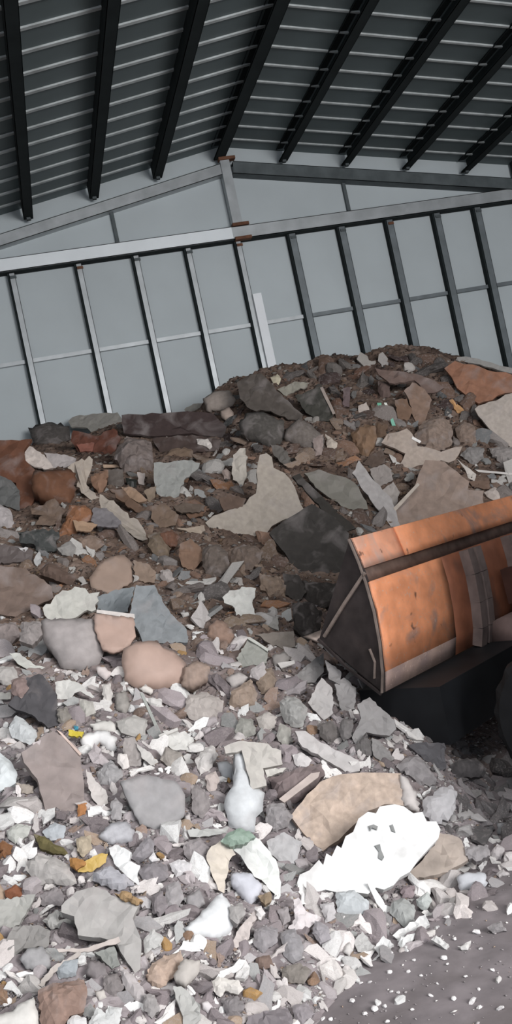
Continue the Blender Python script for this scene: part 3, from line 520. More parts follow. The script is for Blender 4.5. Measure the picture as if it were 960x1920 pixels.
c concrete_chunk|170,160,160|mauve-grey stone left of the cream arm|345,1580 375,1570 395,1590 390,1620 360,1615 345,1600
s plaster_strip|200,200,195|pale bluish strip lying level|350,1560 400,1555 430,1548 425,1562 390,1572 355,1573
c concrete_chunk|175,168,168|light mauve tall stone|310,1660 335,1650 345,1680 330,1710 310,1700
c concrete_chunk|150,140,142|dark mauve narrow stone|285,1680 305,1670 315,1700 300,1720 285,1710
c concrete_chunk|172,166,166|mid-grey stone above the pear-shaped lump|350,1680 375,1665 385,1695 365,1710 350,1700
c concrete_chunk|182,176,172|warm grey stone|430,1700 455,1692 460,1715 445,1732 432,1722
c plaster_chunk|242,234,230|bright small nugget|478,1700 490,1698 498,1712 490,1725 480,1715
c concrete_chunk|175,165,165|little mauve square stone|520,1705 540,1700 545,1725 530,1735
c concrete_chunk|175,168,172|lilac-grey stone|590,1725 615,1735 620,1760 600,1770 585,1750
c plaster_chunk|212,206,206|pale four-sided stone|600,1695 625,1690 630,1720 610,1730
c brick_chunk|150,122,108|brown flat stone|480,1795 505,1790 515,1810 495,1820 480,1812
c concrete_chunk|150,140,130|wide olive-brown stone|525,1815 560,1805 585,1820 570,1845 535,1840
b tile_shard|135,125,128|flat dark mauve slab at the bottom edge|465,1905 500,1895 540,1890 550,1915 540,1935 460,1935
c concrete_chunk|165,155,158|mauve stone at the bottom edge|550,1885 575,1880 590,1900 575,1925 552,1915
c concrete_chunk|150,142,142|grey stone below the cream L-shaped lump|415,1872 445,1867 460,1885 450,1905 425,1905
c concrete_chunk|175,168,165|light grey tall stone|270,1862 290,1865 300,1890 285,1910 268,1890
c concrete_chunk|148,138,138|mauve rounded stone|165,1800 195,1805 205,1830 180,1840 160,1825
c concrete_chunk|150,140,138|brownish-grey lump|195,1830 220,1825 235,1850 215,1870 195,1855
c plaster_chunk|200,190,188|long pale mauve lump|225,1810 250,1830 270,1855 275,1880 255,1880 230,1845
c brick_chunk|150,95,55|rust-orange crumb by the left edge|5,1575 25,1585 22,1600 0,1610 -8,1590
c brick_chunk|165,95,60|rust-orange stone at the left edge|8,1670 30,1658 46,1668 40,1680 15,1684
c fabric_scrap|120,108,60|olive mossy clump|63,1562 85,1568 100,1582 120,1590 128,1602 100,1600 75,1590
'''

# ------------------------------------------------------------------ the wheel loader
def vec(*a): return Vector(a)
AX = vec(.80, .60, 0).normalized(); FD = vec(-.60, .80, 0).normalized()      # width axis and the way the bucket faces
d0 = ray(720, 1298); P0 = EYE + d0*(4.55/d0.y)
def on_end(px, py, off=0):               # point of the bucket's left end plane seen at a pixel (used once, to take the section)
    d = ray(px, py); o = P0 + AX*off; return EYE + d*((o-EYE).dot(AX)/d.dot(AX))
def sec(px, py): p = on_end(px, py) - P0; return p.dot(FD), p.z
loader = empty('wheel_loader', P0, label='orange loader bucket on a black machine, its dark side plate facing the heap', category='loader')
S = dict(top=sec(658, 1010), s1=sec(676, 1052), s2=sec(690, 1092), s3=sec(705, 1145), s4=sec(716, 1205), s5=sec(722, 1260), bot=sec(721, 1298), tip=sec(601, 1197), up=sec(640, 1035))
def L3(s, a, back=0, dz=0): return FD*(s[0]-back) + AX*a + vec(0, 0, s[1]+dz)
def strip(name, prof, a0, a1, th, mat, parent, n=10, smooth=True):
    bm = bmesh.new(); rows = []
    for i in range(n+1):
        a = a0+(a1-a0)*i/n; rows.append([[bm.verts.new(L3(p, a, t)) for p in prof] for t in (0, -th)])
    for i in range(n):
        for t in (0, 1):
            for j in range(len(prof)-1): bm.faces.new((rows[i][t][j], rows[i+1][t][j], rows[i+1][t][j+1], rows[i][t][j+1]))
        for j in (0, -1): bm.faces.new((rows[i][0][j], rows[i+1][0][j], rows[i+1][1][j], rows[i][1][j]))
    for i in (0, n):
        for j in range(len(prof)-1): bm.faces.new((rows[i][0][j], rows[i][0][j+1], rows[i][1][j+1], rows[i][1][j]))
    return bm_obj(name, bm, mat, parent, smooth)
W = 2.3
def lerp(p, q, t): return (p[0]+(q[0]-p[0])*t, p[1]+(q[1]-p[1])*t)
rim = [S['top'], S['s1'], lerp(S['s1'], S['s2'], .35)]; band = [lerp(S['s1'], S['s2'], .35), S['s2']]
shell = [S['s2'], lerp(S['s2'], S['s3'], .5), S['s3'], lerp(S['s3'], S['s4'], .5), S['s4'], S['s5'], S['bot']]
strip('rim_plate', rim, 0, .42, .02, MORP, loader); strip('rim_plate', [(p[0]-.012, p[1]) for p in rim], .42, W, .02, MORG, loader)
strip('groove_band', [(p[0]+.025, p[1]) for p in band], 0, W, .02, MSTRIP, loader)
bs = [S['s2'], lerp(S['s2'], S['s3'], .5), S['s3'], lerp(S['s3'], S['s4'], .5), S['s4'], S['s5']]
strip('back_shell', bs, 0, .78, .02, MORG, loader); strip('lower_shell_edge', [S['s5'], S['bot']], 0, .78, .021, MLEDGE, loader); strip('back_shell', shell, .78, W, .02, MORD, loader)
strip('bucket_floor', [S['bot'], lerp(S['bot'], S['tip'], .5), S['tip']], 0, W, .02, MWORN, loader)
strip('cutting_edge', [lerp(S['bot'], S['tip'], .9), (S['tip'][0]+.08, S['tip'][1]+.02)], -.01, W+.01, .03, MEDGE, loader)
def plate(name, prof, a, th, mat):
    bm = bmesh.new(); A = [bm.verts.new(L3(p, a)) for p in prof]; B = [bm.verts.new(L3(p, a+th)) for p in prof]
    bm.faces.new(A); bm.faces.new(B[::-1])
    for i in range(len(prof)): j = (i+1) % len(prof); bm.faces.new((A[i], B[i], B[j], A[j]))
    return bm_obj(name, bm, mat, loader)
side = [S['top'], S['s1'], S['s2'], S['s3'], S['s4'], S['s5'], S['bot'], lerp(S['bot'], S['tip'], .5), S['tip'], lerp(S['tip'], S['top'], .35), lerp(S['tip'], S['top'], .75)]
plate('side_plate', side, -.012, .025, MWORN); plate('side_plate', side, W-.01, .025, MWORN)
def bar_on(name, pix, wd, mat, off=-.02):
    bm = bmesh.new(); pp = [on_end(*q)-P0 + AX*off for q in pix]
    for a_, b_ in zip(pp, pp[1:]): beam(bm, a_, b_, AX, wd, .014)
    return bm_obj(name, bm, mat, loader)
bar_on('stiffener_bar', [(688, 1073), (650, 1130), (612, 1192)], .016, MEDGE)
bar_on('side_rim', [(658, 1010), (676, 1052), (690, 1092), (705, 1145), (716, 1205), (721, 1260), (720, 1297)], .008, MEDGE)
bar_on('wear_strip', [(601, 1197), (655, 1250), (719, 1300)], .012, MWORN)
bar_on('scratch_weld', [(697, 1215), (707, 1240), (706, 1270)], .006, MEDGE)
# stiffening ribs across the back and the lifting arms
for a in (1.03, 1.13, 1.6, 2.15):
    bm = bmesh.new(); pr = [S['s2']] + shell[1:]
    for p, q in zip(pr, pr[1:]): beam(bm, L3(p, a, .03), L3(q, a, .03), AX, .065, .07)
    bm_obj('back_rib', bm, MDUST, loader)
bm = bmesh.new()
for q in ((.25, .0), (.26, .06)): pass
for p, q, hh in (((-.10, .28), (-.55, .30), .22), ((-.55, .30), (-1.15, .65), .26), ((-1.15, .65), (-1.9, 1.25), .28)): beam(bm, L3(p, 1.42), L3(q, 1.42), (0, 0, 1), .10, hh)
bm_obj('lift_arm', bm, MARM, loader)
bm = bmesh.new()
for p, q, hh in (((-.10, .28), (-.55, .30), .22), ((-.55, .30), (-1.15, .65), .26), ((-1.15, .65), (-1.9, 1.25), .28)): beam(bm, L3(p, 2.0), L3(q, 2.0), (0, 0, 1), .10, hh)
bm_obj('lift_arm', bm, MARM, loader)
bm = bmesh.new(); bmesh.ops.create_cone(bm, cap_ends=True, segments=20, radius1=.11, radius2=.11, depth=.5, matrix=Matrix.Translation(L3((-.16, .02), 1.38)) @ AX.to_track_quat('Z', 'Y').to_matrix().to_4x4())
bm_obj('pivot_pin', bm, MRIM, loader, True)
# tyres and black chassis, standing on the floor right of the frame
zf = -P0.z
def tyre(c, r, wd):
    prof = [(-.5, .62), (-.5, .86), (-.42, .96), (-.2, 1), (.2, 1), (.42, .96), (.5, .86), (.5, .62)]; n = 40; bm = bmesh.new(); R = []
    for i in range(n):
        a = 6.2832*i/n; rr = r*(1 if i % 2 else .965)
        R.append([bm.verts.new(c + AX*(x*wd) + FD*(math.cos(a)*(rr if y > .9 else r)*y) + vec(0, 0, math.sin(a)*(rr if y > .9 else r)*y)) for x, y in prof])
    for i in range(n):
        for j in range(len(prof)-1): bm.faces.new((R[i][j], R[(i+1) % n][j], R[(i+1) % n][j+1], R[i][j+1]))
    t = bm_obj('tyre', bm, MRUB, loader)
    bm = bmesh.new(); bmesh.ops.create_cone(bm, cap_ends=True, segments=32, radius1=r*.63, radius2=r*.63, depth=wd*.7, matrix=Matrix.Translation(c) @ AX.to_track_quat('Z', 'Y').to_matrix().to_4x4())
    bmesh.ops.create_cone(bm, cap_ends=True, segments=16, radius1=r*.22, radius2=r*.18, depth=wd*.95, matrix=Matrix.Translation(c) @ AX.to_track_quat('Z', 'Y').to_matrix().to_4x4())
    bm_obj('wheel_rim', bm, MBLK, t)
for aa, back in ((.24, .90), (2.1, .90)): tyre(AX*aa - FD*back + vec(0, 0, zf+.38), .39, .28)
for tx in (2.5, 3.8): tyre(vec(tx, 2.1, 0)-P0 + vec(0, 0, .38), .39, .28)
bm = bmesh.new(); beam(bm, AX*.2-FD*.92+vec(0, 0, zf+.38), AX*2.1-FD*.92+vec(0, 0, zf+.38), (0, 0, 1), .25, .22); bm_obj('front_axle', bm, MBLK, loader)
bm = bmesh.new(); beam(bm, AX*1.2-FD*.62+vec(0, 0, zf+.62), AX*1.25-FD*1.5+vec(0, 0, zf+.62), (0, 0, 1), .8, .5); bm_obj('front_frame', bm, MBLK, loader)
bm = bmesh.new(); beam(bm, vec(2.95, 3.45, .80)-P0, vec(3.0, 1.95, .80)-P0, (0, 0, 1), 1.1, .85); bm_obj('engine_body', bm, MBLK, loader)
bm = bmesh.new(); beam(bm, vec(3.15, 3.4, 1.75)-P0, vec(3.15, 2.4, 1.75)-P0, (0, 0, 1), 1.15, 1.1); bm_obj('cab', bm, MBLK, loader)
bm = bmesh.new(); beam(bm, AX*.10-FD*.02+vec(0, 0, -.16), AX*2.2-FD*.02+vec(0, 0, -.16), (0, 0, 1), .5, .3); bm_obj('linkage_housing', bm, MBLK, loader)

# ------------------------------------------------------------------ rubble pieces, one object each
def inside(px, py, poly):
    c = False; n = len(poly)
    for i in range(n):
        x1, y1 = poly[i]; x2, y2 = poly[i-1]
        if (y1 > py) != (y2 > py) and px < (x2-x1)*(py-y1)/(y2-y1)+x1: c = not c
    return c
EY = [600, 700, 850, 950, 1050, 1150, 1250, 1350, 1500, 1650, 1920]; EV = [.54, .58, .74, .92, 1.08, 1.14, 1.22, 1.34, 1.42, 1.45, 1.5]   # how brightly each part of the heap is lit, to read paint and board colours back
def albedo(rgb, y):
    e = np.interp(y, EY, EV)*1.0; return tuple(min(.86, max(.008, s2l(c)/e)) for c in rgb)
def build_piece(line):
    kd, col, label, pts = line.split('|'); kd, name = kd.split(); col = soften([int(c) for c in col.split(',')])
    poly = [tuple(float(v) for v in p.split(',')) for p in pts.split()]
    if sum(poly[i-1][0]*poly[i][1]-poly[i][0]*poly[i-1][1] for i in range(len(poly))) > 0: poly.reverse()   # counter-clockwise seen from the front
    return kd, name, col, label, poly
def refine(poly, step, jit, r):
    out = []
    for i in range(len(poly)):
        a, b = poly[i], poly[(i+1) % len(poly)]; dx, dy = b[0]-a[0], b[1]-a[1]; ln = math.hypot(dx, dy); n = max(1, int(ln/step)); out.append(a)
        for k in range(1, n):
            t = (k+r.uniform(-.2, .2))/n; o = r.gauss(0, jit); out.append((a[0]+dx*t-dy/ln*o, a[1]+dy*t+dx/ln*o))
    return out
def seg_dist(p, poly):
    m = 1e9
    for i in range(len(poly)):
        ax, ay = poly[i-1]; bx, by = poly[i]; dx, dy = bx-ax, by-ay; t = max(0, min(1, ((p[0]-ax)*dx+(p[1]-ay)*dy)/(dx*dx+dy*dy+1e-9))); m = min(m, math.hypot(p[0]-ax-t*dx, p[1]-ay-t*dy))
    return m
PIECES = [build_piece(l) for l in PIECE_DATA.strip().split('\n')]
MARKS = [((790, 1130), 'the orange bucket'), ((452, 1130), 'the star-shaped white scrap'), ((292, 1248), 'the big pink oval slab'), ((700, 1600), 'the biggest white sheet'), ((650, 1500), 'the big beige block'),
 ((475, 950), 'the large cream torn slab'), ((900, 715), 'the broad rust-brown crest board'), ((810, 805), 'the big tan-brown boulder'), ((240, 970), 'the long torn white strip'), ((143, 1377), 'the bright yellow scrap'),
 ((172, 1618), 'the curved yellow strip'), ((453, 1575), 'the pale green cap'), ((120, 1880), 'the brown block at the bottom edge'), ((400, 1720), 'the white pear-shaped lump'), ((505, 740), 'the long dark grey plank'),
 ((603, 1315), 'the big arrowhead shard'), ((180, 790), 'the wide pale crest slab'), ((770, 1738), 'the serrated white plank')]
def place(c, desc):
    best = sorted(MARKS, key=lambda m: math.hypot(m[0][0]-c[0], m[0][1]-c[1]))
    for (mx, my), nm in best:
        if math.hypot(mx-c[0], my-c[1]) < 22 or nm[4:] in desc: continue
        dx, dy = c[0]-mx, c[1]-my
        if abs(dx) > 1.8*abs(dy): return ('right of ' if dx > 0 else 'left of ')+nm
        if abs(dy) > 1.8*abs(dx): return ('below ' if dy > 0 else 'above ')+nm
        return ('below and ' if dy > 0 else 'above and ')+('right of ' if dx > 0 else 'left of ')+nm
CAT = dict(board_scrap='board', plasterboard_scrap='plasterboard', paper_strip='strip', tile_shard='shard', plaster_chunk='plaster lump', wood_chunk='wood block', brick_chunk='brick piece', concrete_chunk='rubble stone', wood_stick='stick',
 plaster_chip='plaster chip', plastic_box='box', plastic_scrap='plastic scrap', plastic_strip='plastic strip', paper_scrap='paper', floor_tile_piece='tile piece', plaster_strip='plaster strip', masonry_block='block', fabric_scrap='cloth', metal_rod='rod', cord_scrap='stick')
cen = [(sum(p[0] for p in q[4])/len(q[4]), sum(p[1] for p in q[4])/len(q[4])) for q in PIECES]
HP, HT, HD = hit_many(cen)
polys = []; placed = []
def area_(q): return abs(sum(q[k-1][0]*q[k][1]-q[k][0]*q[k-1][1] for k in range(len(q))))/2
PRI = {'biggest bright': 2, 'zigzag': 2, 'bright white curl': 2, 'cream arm': 2, 'pale green cap': 3, 'thin pale stick': 4, 'bent pale branch': 4, 'beige flat board': 0, 'long pale plank': 2, 'thin white rod': 3}
def pri(i):
    q = PIECES[i]; p = next((v for k_, v in PRI.items() if k_ in q[3]), 3 if q[0] == 'r' else 1)
    return (p, -area_(q[4]))
for i in sorted(range(len(PIECES)), key=pri):
    kd, name, col, label, poly = PIECES[i]
    r = random.Random(100+i); c = cen[i]; P = Vector(HP[i]); dist = HT[i]
    xs = [p[0] for p in poly]; ys = [p[1] for p in poly]; size = max(max(xs)-min(xs), max(ys)-min(ys)); polys.append((min(xs), min(ys), max(xs), max(ys), poly))
    small = min(max(xs)-min(xs), max(ys)-min(ys)); mpp = dist/FPX
    tn = tnormal(P.x, P.y, .25); view = (EYE-P).normalized(); k = .45 if size < 120 else .55
    n = (tn*.45 + view*.55 + Vector((r.uniform(-1, 1), r.uniform(-1, 1), r.uniform(-.6, 1)))*.10).normalized()
    # rest the piece on the bumps it covers
    vp, vt, vd = hit_many(poly+[((p[0]+c[0])/2, (p[1]+c[1])/2) for p in poly]); viol = 0
    for q_, t_ in zip(vp, vt):
        if t_ > 11.95: continue
        dr = (Vector(q_)-EYE).normalized(); tp = (P-EYE).dot(n)/dr.dot(n); viol = max(viol, tp-(Vector(q_)-EYE).length)
    for bx0, by0, bx1, by1, opoly, oP, on, oh in placed:
        if bx1 < min(xs) or bx0 > max(xs) or by1 < min(ys) or by0 > max(ys): continue
        for p in poly+[c]:
            pp = (p[0]*.9+c[0]*.1, p[1]*.9+c[1]*.1)
            if inside(pp[0], pp[1], opoly):
                dr = ray(*pp).normalized(); viol = max(viol, (P-EYE).dot(n)/dr.dot(n) - (oP-EYE).dot(on)/dr.dot(on) + oh)
    viol = min(viol, .5)
    placed.append(None)
    P = P + view*(viol*.95 + .012)
    far_y = max((EYE + ray(*p)*((P-EYE).dot(n)/ray(*p).dot(n))).y for p in poly)
    if far_y > YB-.22: P = P - Vector((0, 1, 0))*0 + view*((far_y-(YB-.22))/max(.3, -view.y))
    placed[-1] = (min(xs), min(ys), max(xs), max(ys), poly, P.copy(), n.copy(), (small*mpp*.18 if kd == 'c' else .01))
    U = n.cross(Vector((0, 0, 1))); U.normalize(); V = n.cross(U)
    def proj(x, y):
        d = ray(x, y); q = EYE + d*((P-EYE).dot(n)/d.dot(n)) - P; return q.dot(U), q.dot(V)
    step = max(4.5, size/14); soft = False; jit = {'b': .8, 'c': 1.0, 's': .7, 'r': .15}[kd]*(1.4 if size > 70 else 1)
    if 'ragged' in label or 'torn' in label or 'crumb' in label: jit *= 1.8
    out = refine(poly, step, jit if size > 20 else .4, r) if kd != 'r' else refine(poly, 14, .2, r)
    g = max(5, size/11); inner = []
    if kd != 'r':
        y = min(ys)
        while y < max(ys):
            x = min(xs)
            while x < max(xs):
                q = (x+r.uniform(-.35, .35)*g, y+r.uniform(-.35, .35)*g); x += g
                if inside(q[0], q[1], poly) and seg_dist(q, poly) > g*.45: inner.append(q)
            y += g
    ring = len(out); allp = out+inner; uv = [proj(*p) for p in allp]
    try:
        vs2, _, fs, ov, _, _ = delaunay_2d_cdt([Vector(q) for q in uv], [(j, (j+1) % ring) for j in range(ring)], [], 1, 1e-5)
    except Exception: continue
    th = {'b': .013+.00012*size, 's': .004, 'r': .012, 'c': 0}[kd]
    if kd == 'c': th = small*mpp*.55
    dome = small*mpp*(.20 if kd == 'c' else 0); wob = (.004 if kd == 'b' else .0) + (size*mpp*.015 if kd == 'b' else size*mpp*.03 if kd == 's' else small*mpp*.05 if kd == 'c' else 0)
    fx, fy = r.uniform(6, 14), r.uniform(6, 14); ph = r.uniform(0, 6); facet = [(Vector((math.cos(a), math.sin(a))), r.uniform(.3, 1)) for a in [r.uniform(0, 6.28) for _ in range(5)]]
    soft = any(w_ in label for w_ in ('oval', 'dome', 'ound', 'smooth', 'pear', 'cup', 'pebble', 'block end', 'column', 'mass'))
    if soft: wob *= .35
    if 'biggest' in label: wob *= .25
    if name == 'masonry_block': th = .10
    bm = bmesh.new(); tops = []; half = max(small*.5, 1)
    pad = []
    for q, o in zip(vs2, ov):
        src = allp[o[0]] if o else None; h = 0
        sd = seg_dist(src, poly) if src and o[0] >= ring else 0
        if kd == 'c':
            e = min(1, sd/(half*.75)); h = dome*(1-(1-e)**2)
            h -= sum(max(0, q.dot(fd)/(size*mpp) - .12)*w_ for fd, w_ in facet[:3])*dome*(.15 if soft else .8)
        h += wob*(math.sin(q.x*fx*3+ph)*math.cos(q.y*fy*3)+r.uniform(-.6, .6)) * (1 if sd > 0 else .3)
        if kd == 's': h += size*mpp*.10*math.sin((q.x+q.y)*fx+ph)
        tops.append(bm.verts.new((q.x, q.y, h)))
    for f in fs:
        try: bm.faces.new([tops[j] for j in f])
        except ValueError: pass
    bd = [e for e in bm.edges if e.is_boundary]
    ext = bmesh.ops.extrude_edge_only(bm, edges=bd); nv = [x for x in ext['geom'] if isinstance(x, bmesh.types.BMVert)]
    sc_ = .82 if kd == 'c' else .985 
    for x in nv: x.co.x *= sc_; x.co.y *= sc_; x.co.z = x.co.z - th*(r.uniform(.85, 1.15))
    be = [x for x in ext['geom'] if isinstance(x, bmesh.types.BMEdge)]; bmesh.ops.triangle_fill(bm, edges=be, use_beauty=False) if kd != 'x' else None
    loc = place(c, label) or ''
    full = label + (', ' + loc if len((label+' '+loc).split()) <= 16 else '')
    o = bm_obj(name, bm, mat_of(name), None, soft, label=full, category=CAT[name])
    o.matrix_world = Matrix.Translation(P) @ Matrix((U, V, n)).transposed().to_4x4(); a = albedo(col, c[1]); o.color = (*a, 1)
    if 'three holes' in label:
        for hp in ([(691, 1550), (700, 1547), (708, 1551), (706, 1557), (697, 1553), (694, 1559)], [(730, 1549), (736, 1547), (741, 1562), (734, 1560)], [(702, 1587), (712, 1584), (714, 1594), (720, 1608), (716, 1614), (709, 1610), (710, 1598)]):
            b2 = bmesh.new(); uvh = [proj(*p) for p in hp]; f = b2.faces.new([b2.verts.new((x, y, .0)) for x, y in uvh]); e2 = bmesh.ops.extrude_face_region(b2, geom=[f])
            for x in e2['geom']:
                if isinstance(x, bmesh.types.BMVert): x.co.z += .008
            hh = bm_obj('grey_scar', b2, M['stone'], o); hh.color = (.22, .225, .22, 1)

# ------------------------------------------------------------------ smaller rubble: counted pieces, copied in a loop
bucket_poly = [(600, 1190), (658, 1005), (960, 940), (960, 1430), (870, 1400), (700, 1305)]
def blocked(x, y, m):
    if inside(x, y, bucket_poly): return True
    for x0, y0_, x1, y1, poly in polys:
        if x0-m < x < x1+m and y0_-m < y < y1+m and (inside(x, y, poly) or seg_dist((x, y), poly) < m): return True
    return False
def rock_mesh(nm, r, flat, mat, sub=1, jag=.28):
    bm = bmesh.new(); bmesh.ops.create_icosphere(bm, subdivisions=sub, radius=1)
    pl = [(Vector((r.gauss(0, 1), r.gauss(0, 1), r.gauss(0, 1))).normalized(), r.uniform(.45, .8)) for _ in range(7)]
    for v_ in bm.verts:
        for n_, d_ in pl:
            s_ = v_.co.dot(n_)
            if s_ > d_: v_.co -= n_*(s_-d_)
        v_.co *= 1+r.uniform(-jag, jag)*.4; v_.co.z *= flat; v_.co.x *= 1.15
    bmesh.ops.recalc_face_normals(bm, faces=bm.faces); me = bpy.data.meshes.new(nm); bm.to_mesh(me); bm.free(); me.materials.append(mat); return me
def shard_mesh(nm, r, mat, th=.12):
    n = r.randint(4, 7); bm = bmesh.new(); an = sorted(r.uniform(0, 6.28) for _ in range(n)); an = [6.28*i/n + r.uniform(-.4, .4) for i in range(n)]
    pts = []
    for i, a in enumerate(an):
        q = r.uniform(.65, 1.2); pts.append((math.cos(a)*q*1.2, math.sin(a)*q*.8))
    pts2 = []
    for i in range(n):
        a, b_ = pts[i], pts[(i+1) % n]; pts2.append(a)
        for t in (.33, .67): pts2.append((a[0]+(b_[0]-a[0])*t+r.uniform(-.07, .07), a[1]+(b_[1]-a[1])*t+r.uniform(-.07, .07)))
    A = [bm.verts.new((x, y, th+r.uniform(-.02, .02))) for x, y in pts2]; B = [bm.verts.new((x*.97, y*.97, -th)) for x, y in pts2]; c_ = bm.verts.new((0, 0, th*1.3)); c2 = bm.verts.new((0, 0, -th))
    for i in range(len(A)): j = (i+1) % len(A); bm.faces.new((A[i], A[j], c_)); bm.faces.new((B[j], B[i], c2)); bm.faces.new((A[j], A[i], B[i], B[j]))
    bmesh.ops.recalc_face_normals(bm, faces=bm.faces); me = bpy.data.meshes.new(nm); bm.to_mesh(me); bm.free(); me.materials.append(mat); return me
rr = random.Random(5)
def torn_mesh(nm, r, mat, th=.1):
    n = r.randint(9, 15); bm = bmesh.new(); el = r.uniform(.45, .9); ph = r.uniform(0, 6); pts = []
    for i in range(n):
        a = 6.2832*(i+r.uniform(-.35, .35))/n; q = .75+.28*math.sin(2*a+ph)+.2*math.sin(3*a+ph*2)+r.uniform(-.2, .2); pts.append((math.cos(a)*q*1.25, math.sin(a)*q*el*1.25))
    bend = r.uniform(-.25, .25); A = [bm.verts.new((x, y, th+bend*x*x+r.uniform(-.05, .05))) for x, y in pts]; B = [bm.verts.new((x*.9, y*.9, -th+bend*x*x)) for x, y in pts]
    I = [bm.verts.new((x*.45+r.uniform(-.06, .06), y*.45+r.uniform(-.06, .06), th*r.uniform(1.2, 2.6)+bend*x*x*.2)) for x, y in pts[::2]]; c_ = bm.verts.new((0, 0, th*2)); c2 = bm.verts.new((0, 0, -th))
    for i in range(n):
        j = (i+1) % n; k1 = I[(i//2) % len(I)]; k2 = I[((i+1)//2 if i+1 < n else 0) % len(I)]
        bm.faces.new((A[i], A[j], k1) if k1 is k2 else (A[i], A[j], k2, k1))
        bm.faces.new((B[j], B[i], c2)); bm.faces.new((A[j], A[i], B[i], B[j]))
    for i in range(len(I)): bm.faces.new((I[i], I[(i+1) % len(I)], c_))
    bmesh.ops.recalc_face_normals(bm, faces=bm.faces); me = bpy.data.meshes.new(nm); bm.to_mesh(me); bm.free(); me.materials.append(mat); return me
LIB = dict(
 plaster_chip=[rock_mesh('plaster_chip', rr, .6, M['plaster'], 2) for _ in range(5)]+[torn_mesh('plaster_chip', rr, M['plaster']) for _ in range(12)],
 concrete_chunk=[rock_mesh('concrete_chunk', rr, .7, M['stone'], 2) for _ in range(10)]+[torn_mesh('concrete_chunk', rr, M['stone'], .22) for _ in range(8)],
 board_scrap=[shard_mesh('board_scrap', rr, M['board'], .07) for _ in range(6)]+[torn_mesh('board_scrap', rr, M['board'], .07) for _ in range(6)]+[rock_mesh('board_scrap', rr, .5, M['board'], 2) for _ in range(4)],
 tile_shard=[shard_mesh('tile_shard', rr, M['tile'], .10) for _ in range(10)],
 plaster_chunk=[rock_mesh('plaster_chunk', rr, .65, M['plaster'], 2, .4) for _ in range(5)]+[torn_mesh('plaster_chunk', rr, M['plaster'], .2) for _ in range(8)],
 brick_chunk=[rock_mesh('brick_chunk', rr, .65, M['stone'], 2) for _ in range(5)])
def crest(x): return np.interp(x, [0, 90, 200, 320, 410, 440, 510, 600, 700, 800, 860, 960], [835, 805, 785, 785, 740, 712, 700, 680, 672, 670, 678, 695])
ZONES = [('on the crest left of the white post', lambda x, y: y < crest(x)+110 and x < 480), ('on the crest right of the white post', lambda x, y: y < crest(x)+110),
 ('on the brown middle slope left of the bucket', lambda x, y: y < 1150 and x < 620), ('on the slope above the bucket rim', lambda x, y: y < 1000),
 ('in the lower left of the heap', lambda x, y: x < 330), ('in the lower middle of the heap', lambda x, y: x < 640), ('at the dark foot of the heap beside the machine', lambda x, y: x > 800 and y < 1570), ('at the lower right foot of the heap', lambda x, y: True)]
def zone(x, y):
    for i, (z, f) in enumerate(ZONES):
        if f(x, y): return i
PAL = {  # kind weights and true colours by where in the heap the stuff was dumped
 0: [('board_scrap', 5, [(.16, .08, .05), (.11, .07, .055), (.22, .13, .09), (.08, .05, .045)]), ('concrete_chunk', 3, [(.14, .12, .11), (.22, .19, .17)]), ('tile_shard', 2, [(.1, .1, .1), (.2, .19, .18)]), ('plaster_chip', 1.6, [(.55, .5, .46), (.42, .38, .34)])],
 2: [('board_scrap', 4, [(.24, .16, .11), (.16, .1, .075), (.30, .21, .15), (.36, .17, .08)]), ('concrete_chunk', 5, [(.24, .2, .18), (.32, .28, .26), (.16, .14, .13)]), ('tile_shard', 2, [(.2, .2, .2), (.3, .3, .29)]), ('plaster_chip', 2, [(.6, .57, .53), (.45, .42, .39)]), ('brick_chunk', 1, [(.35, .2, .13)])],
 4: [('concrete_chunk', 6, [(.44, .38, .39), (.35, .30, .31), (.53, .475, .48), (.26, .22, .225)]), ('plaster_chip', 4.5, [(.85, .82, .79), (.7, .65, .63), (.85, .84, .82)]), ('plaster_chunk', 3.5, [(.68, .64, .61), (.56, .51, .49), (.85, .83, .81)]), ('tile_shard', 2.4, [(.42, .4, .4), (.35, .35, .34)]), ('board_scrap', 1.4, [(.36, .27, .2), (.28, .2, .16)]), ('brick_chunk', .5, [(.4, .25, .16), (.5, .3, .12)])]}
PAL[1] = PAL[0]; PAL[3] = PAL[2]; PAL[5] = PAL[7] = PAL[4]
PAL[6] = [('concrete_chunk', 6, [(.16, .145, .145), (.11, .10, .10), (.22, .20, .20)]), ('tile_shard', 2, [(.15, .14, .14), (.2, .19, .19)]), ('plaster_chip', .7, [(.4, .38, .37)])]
WORD = dict(plaster_chip='small white plaster chip', concrete_chunk='small grey rubble stone', board_scrap='small brown board scrap', tile_shard='small grey flat shard', plaster_chunk='small pale plaster lump', brick_chunk='small reddish-brown brick crumb')
LIM = dict.fromkeys(WORD, 0)
for q in PIECES: LIM[q[1]] = LIM.get(q[1], 0)+1
cand = []
tries = 0
for big in (True, False):
    for _ in range(9000):
        x = rnd.uniform(-12, 972); y = rnd.uniform(660, 1932)
        if y < crest(x)+4: continue
        # bare floor at the lower right
        bare = y > np.interp(x, [540, 620, 700, 800, 900, 960], [1960, 1880, 1810, 1765, 1690, 1640])
        if bare and (big or rnd.random() < .985): continue
        px = rnd.uniform(26, 56) if big else rnd.uniform(11, 25)
        if y < 1000: px *= .8
        if blocked(x, y, px*.22): continue
        if any(abs(x-a)+abs(y-b_) < (px+s_)*.34 for a, b_, s_, _z in cand): continue
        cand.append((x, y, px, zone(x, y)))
        if len(cand) > (720 if big else 1750): break
HP, HT, HD = hit_many([(a, b_) for a, b_, _, _ in cand])
VC = []
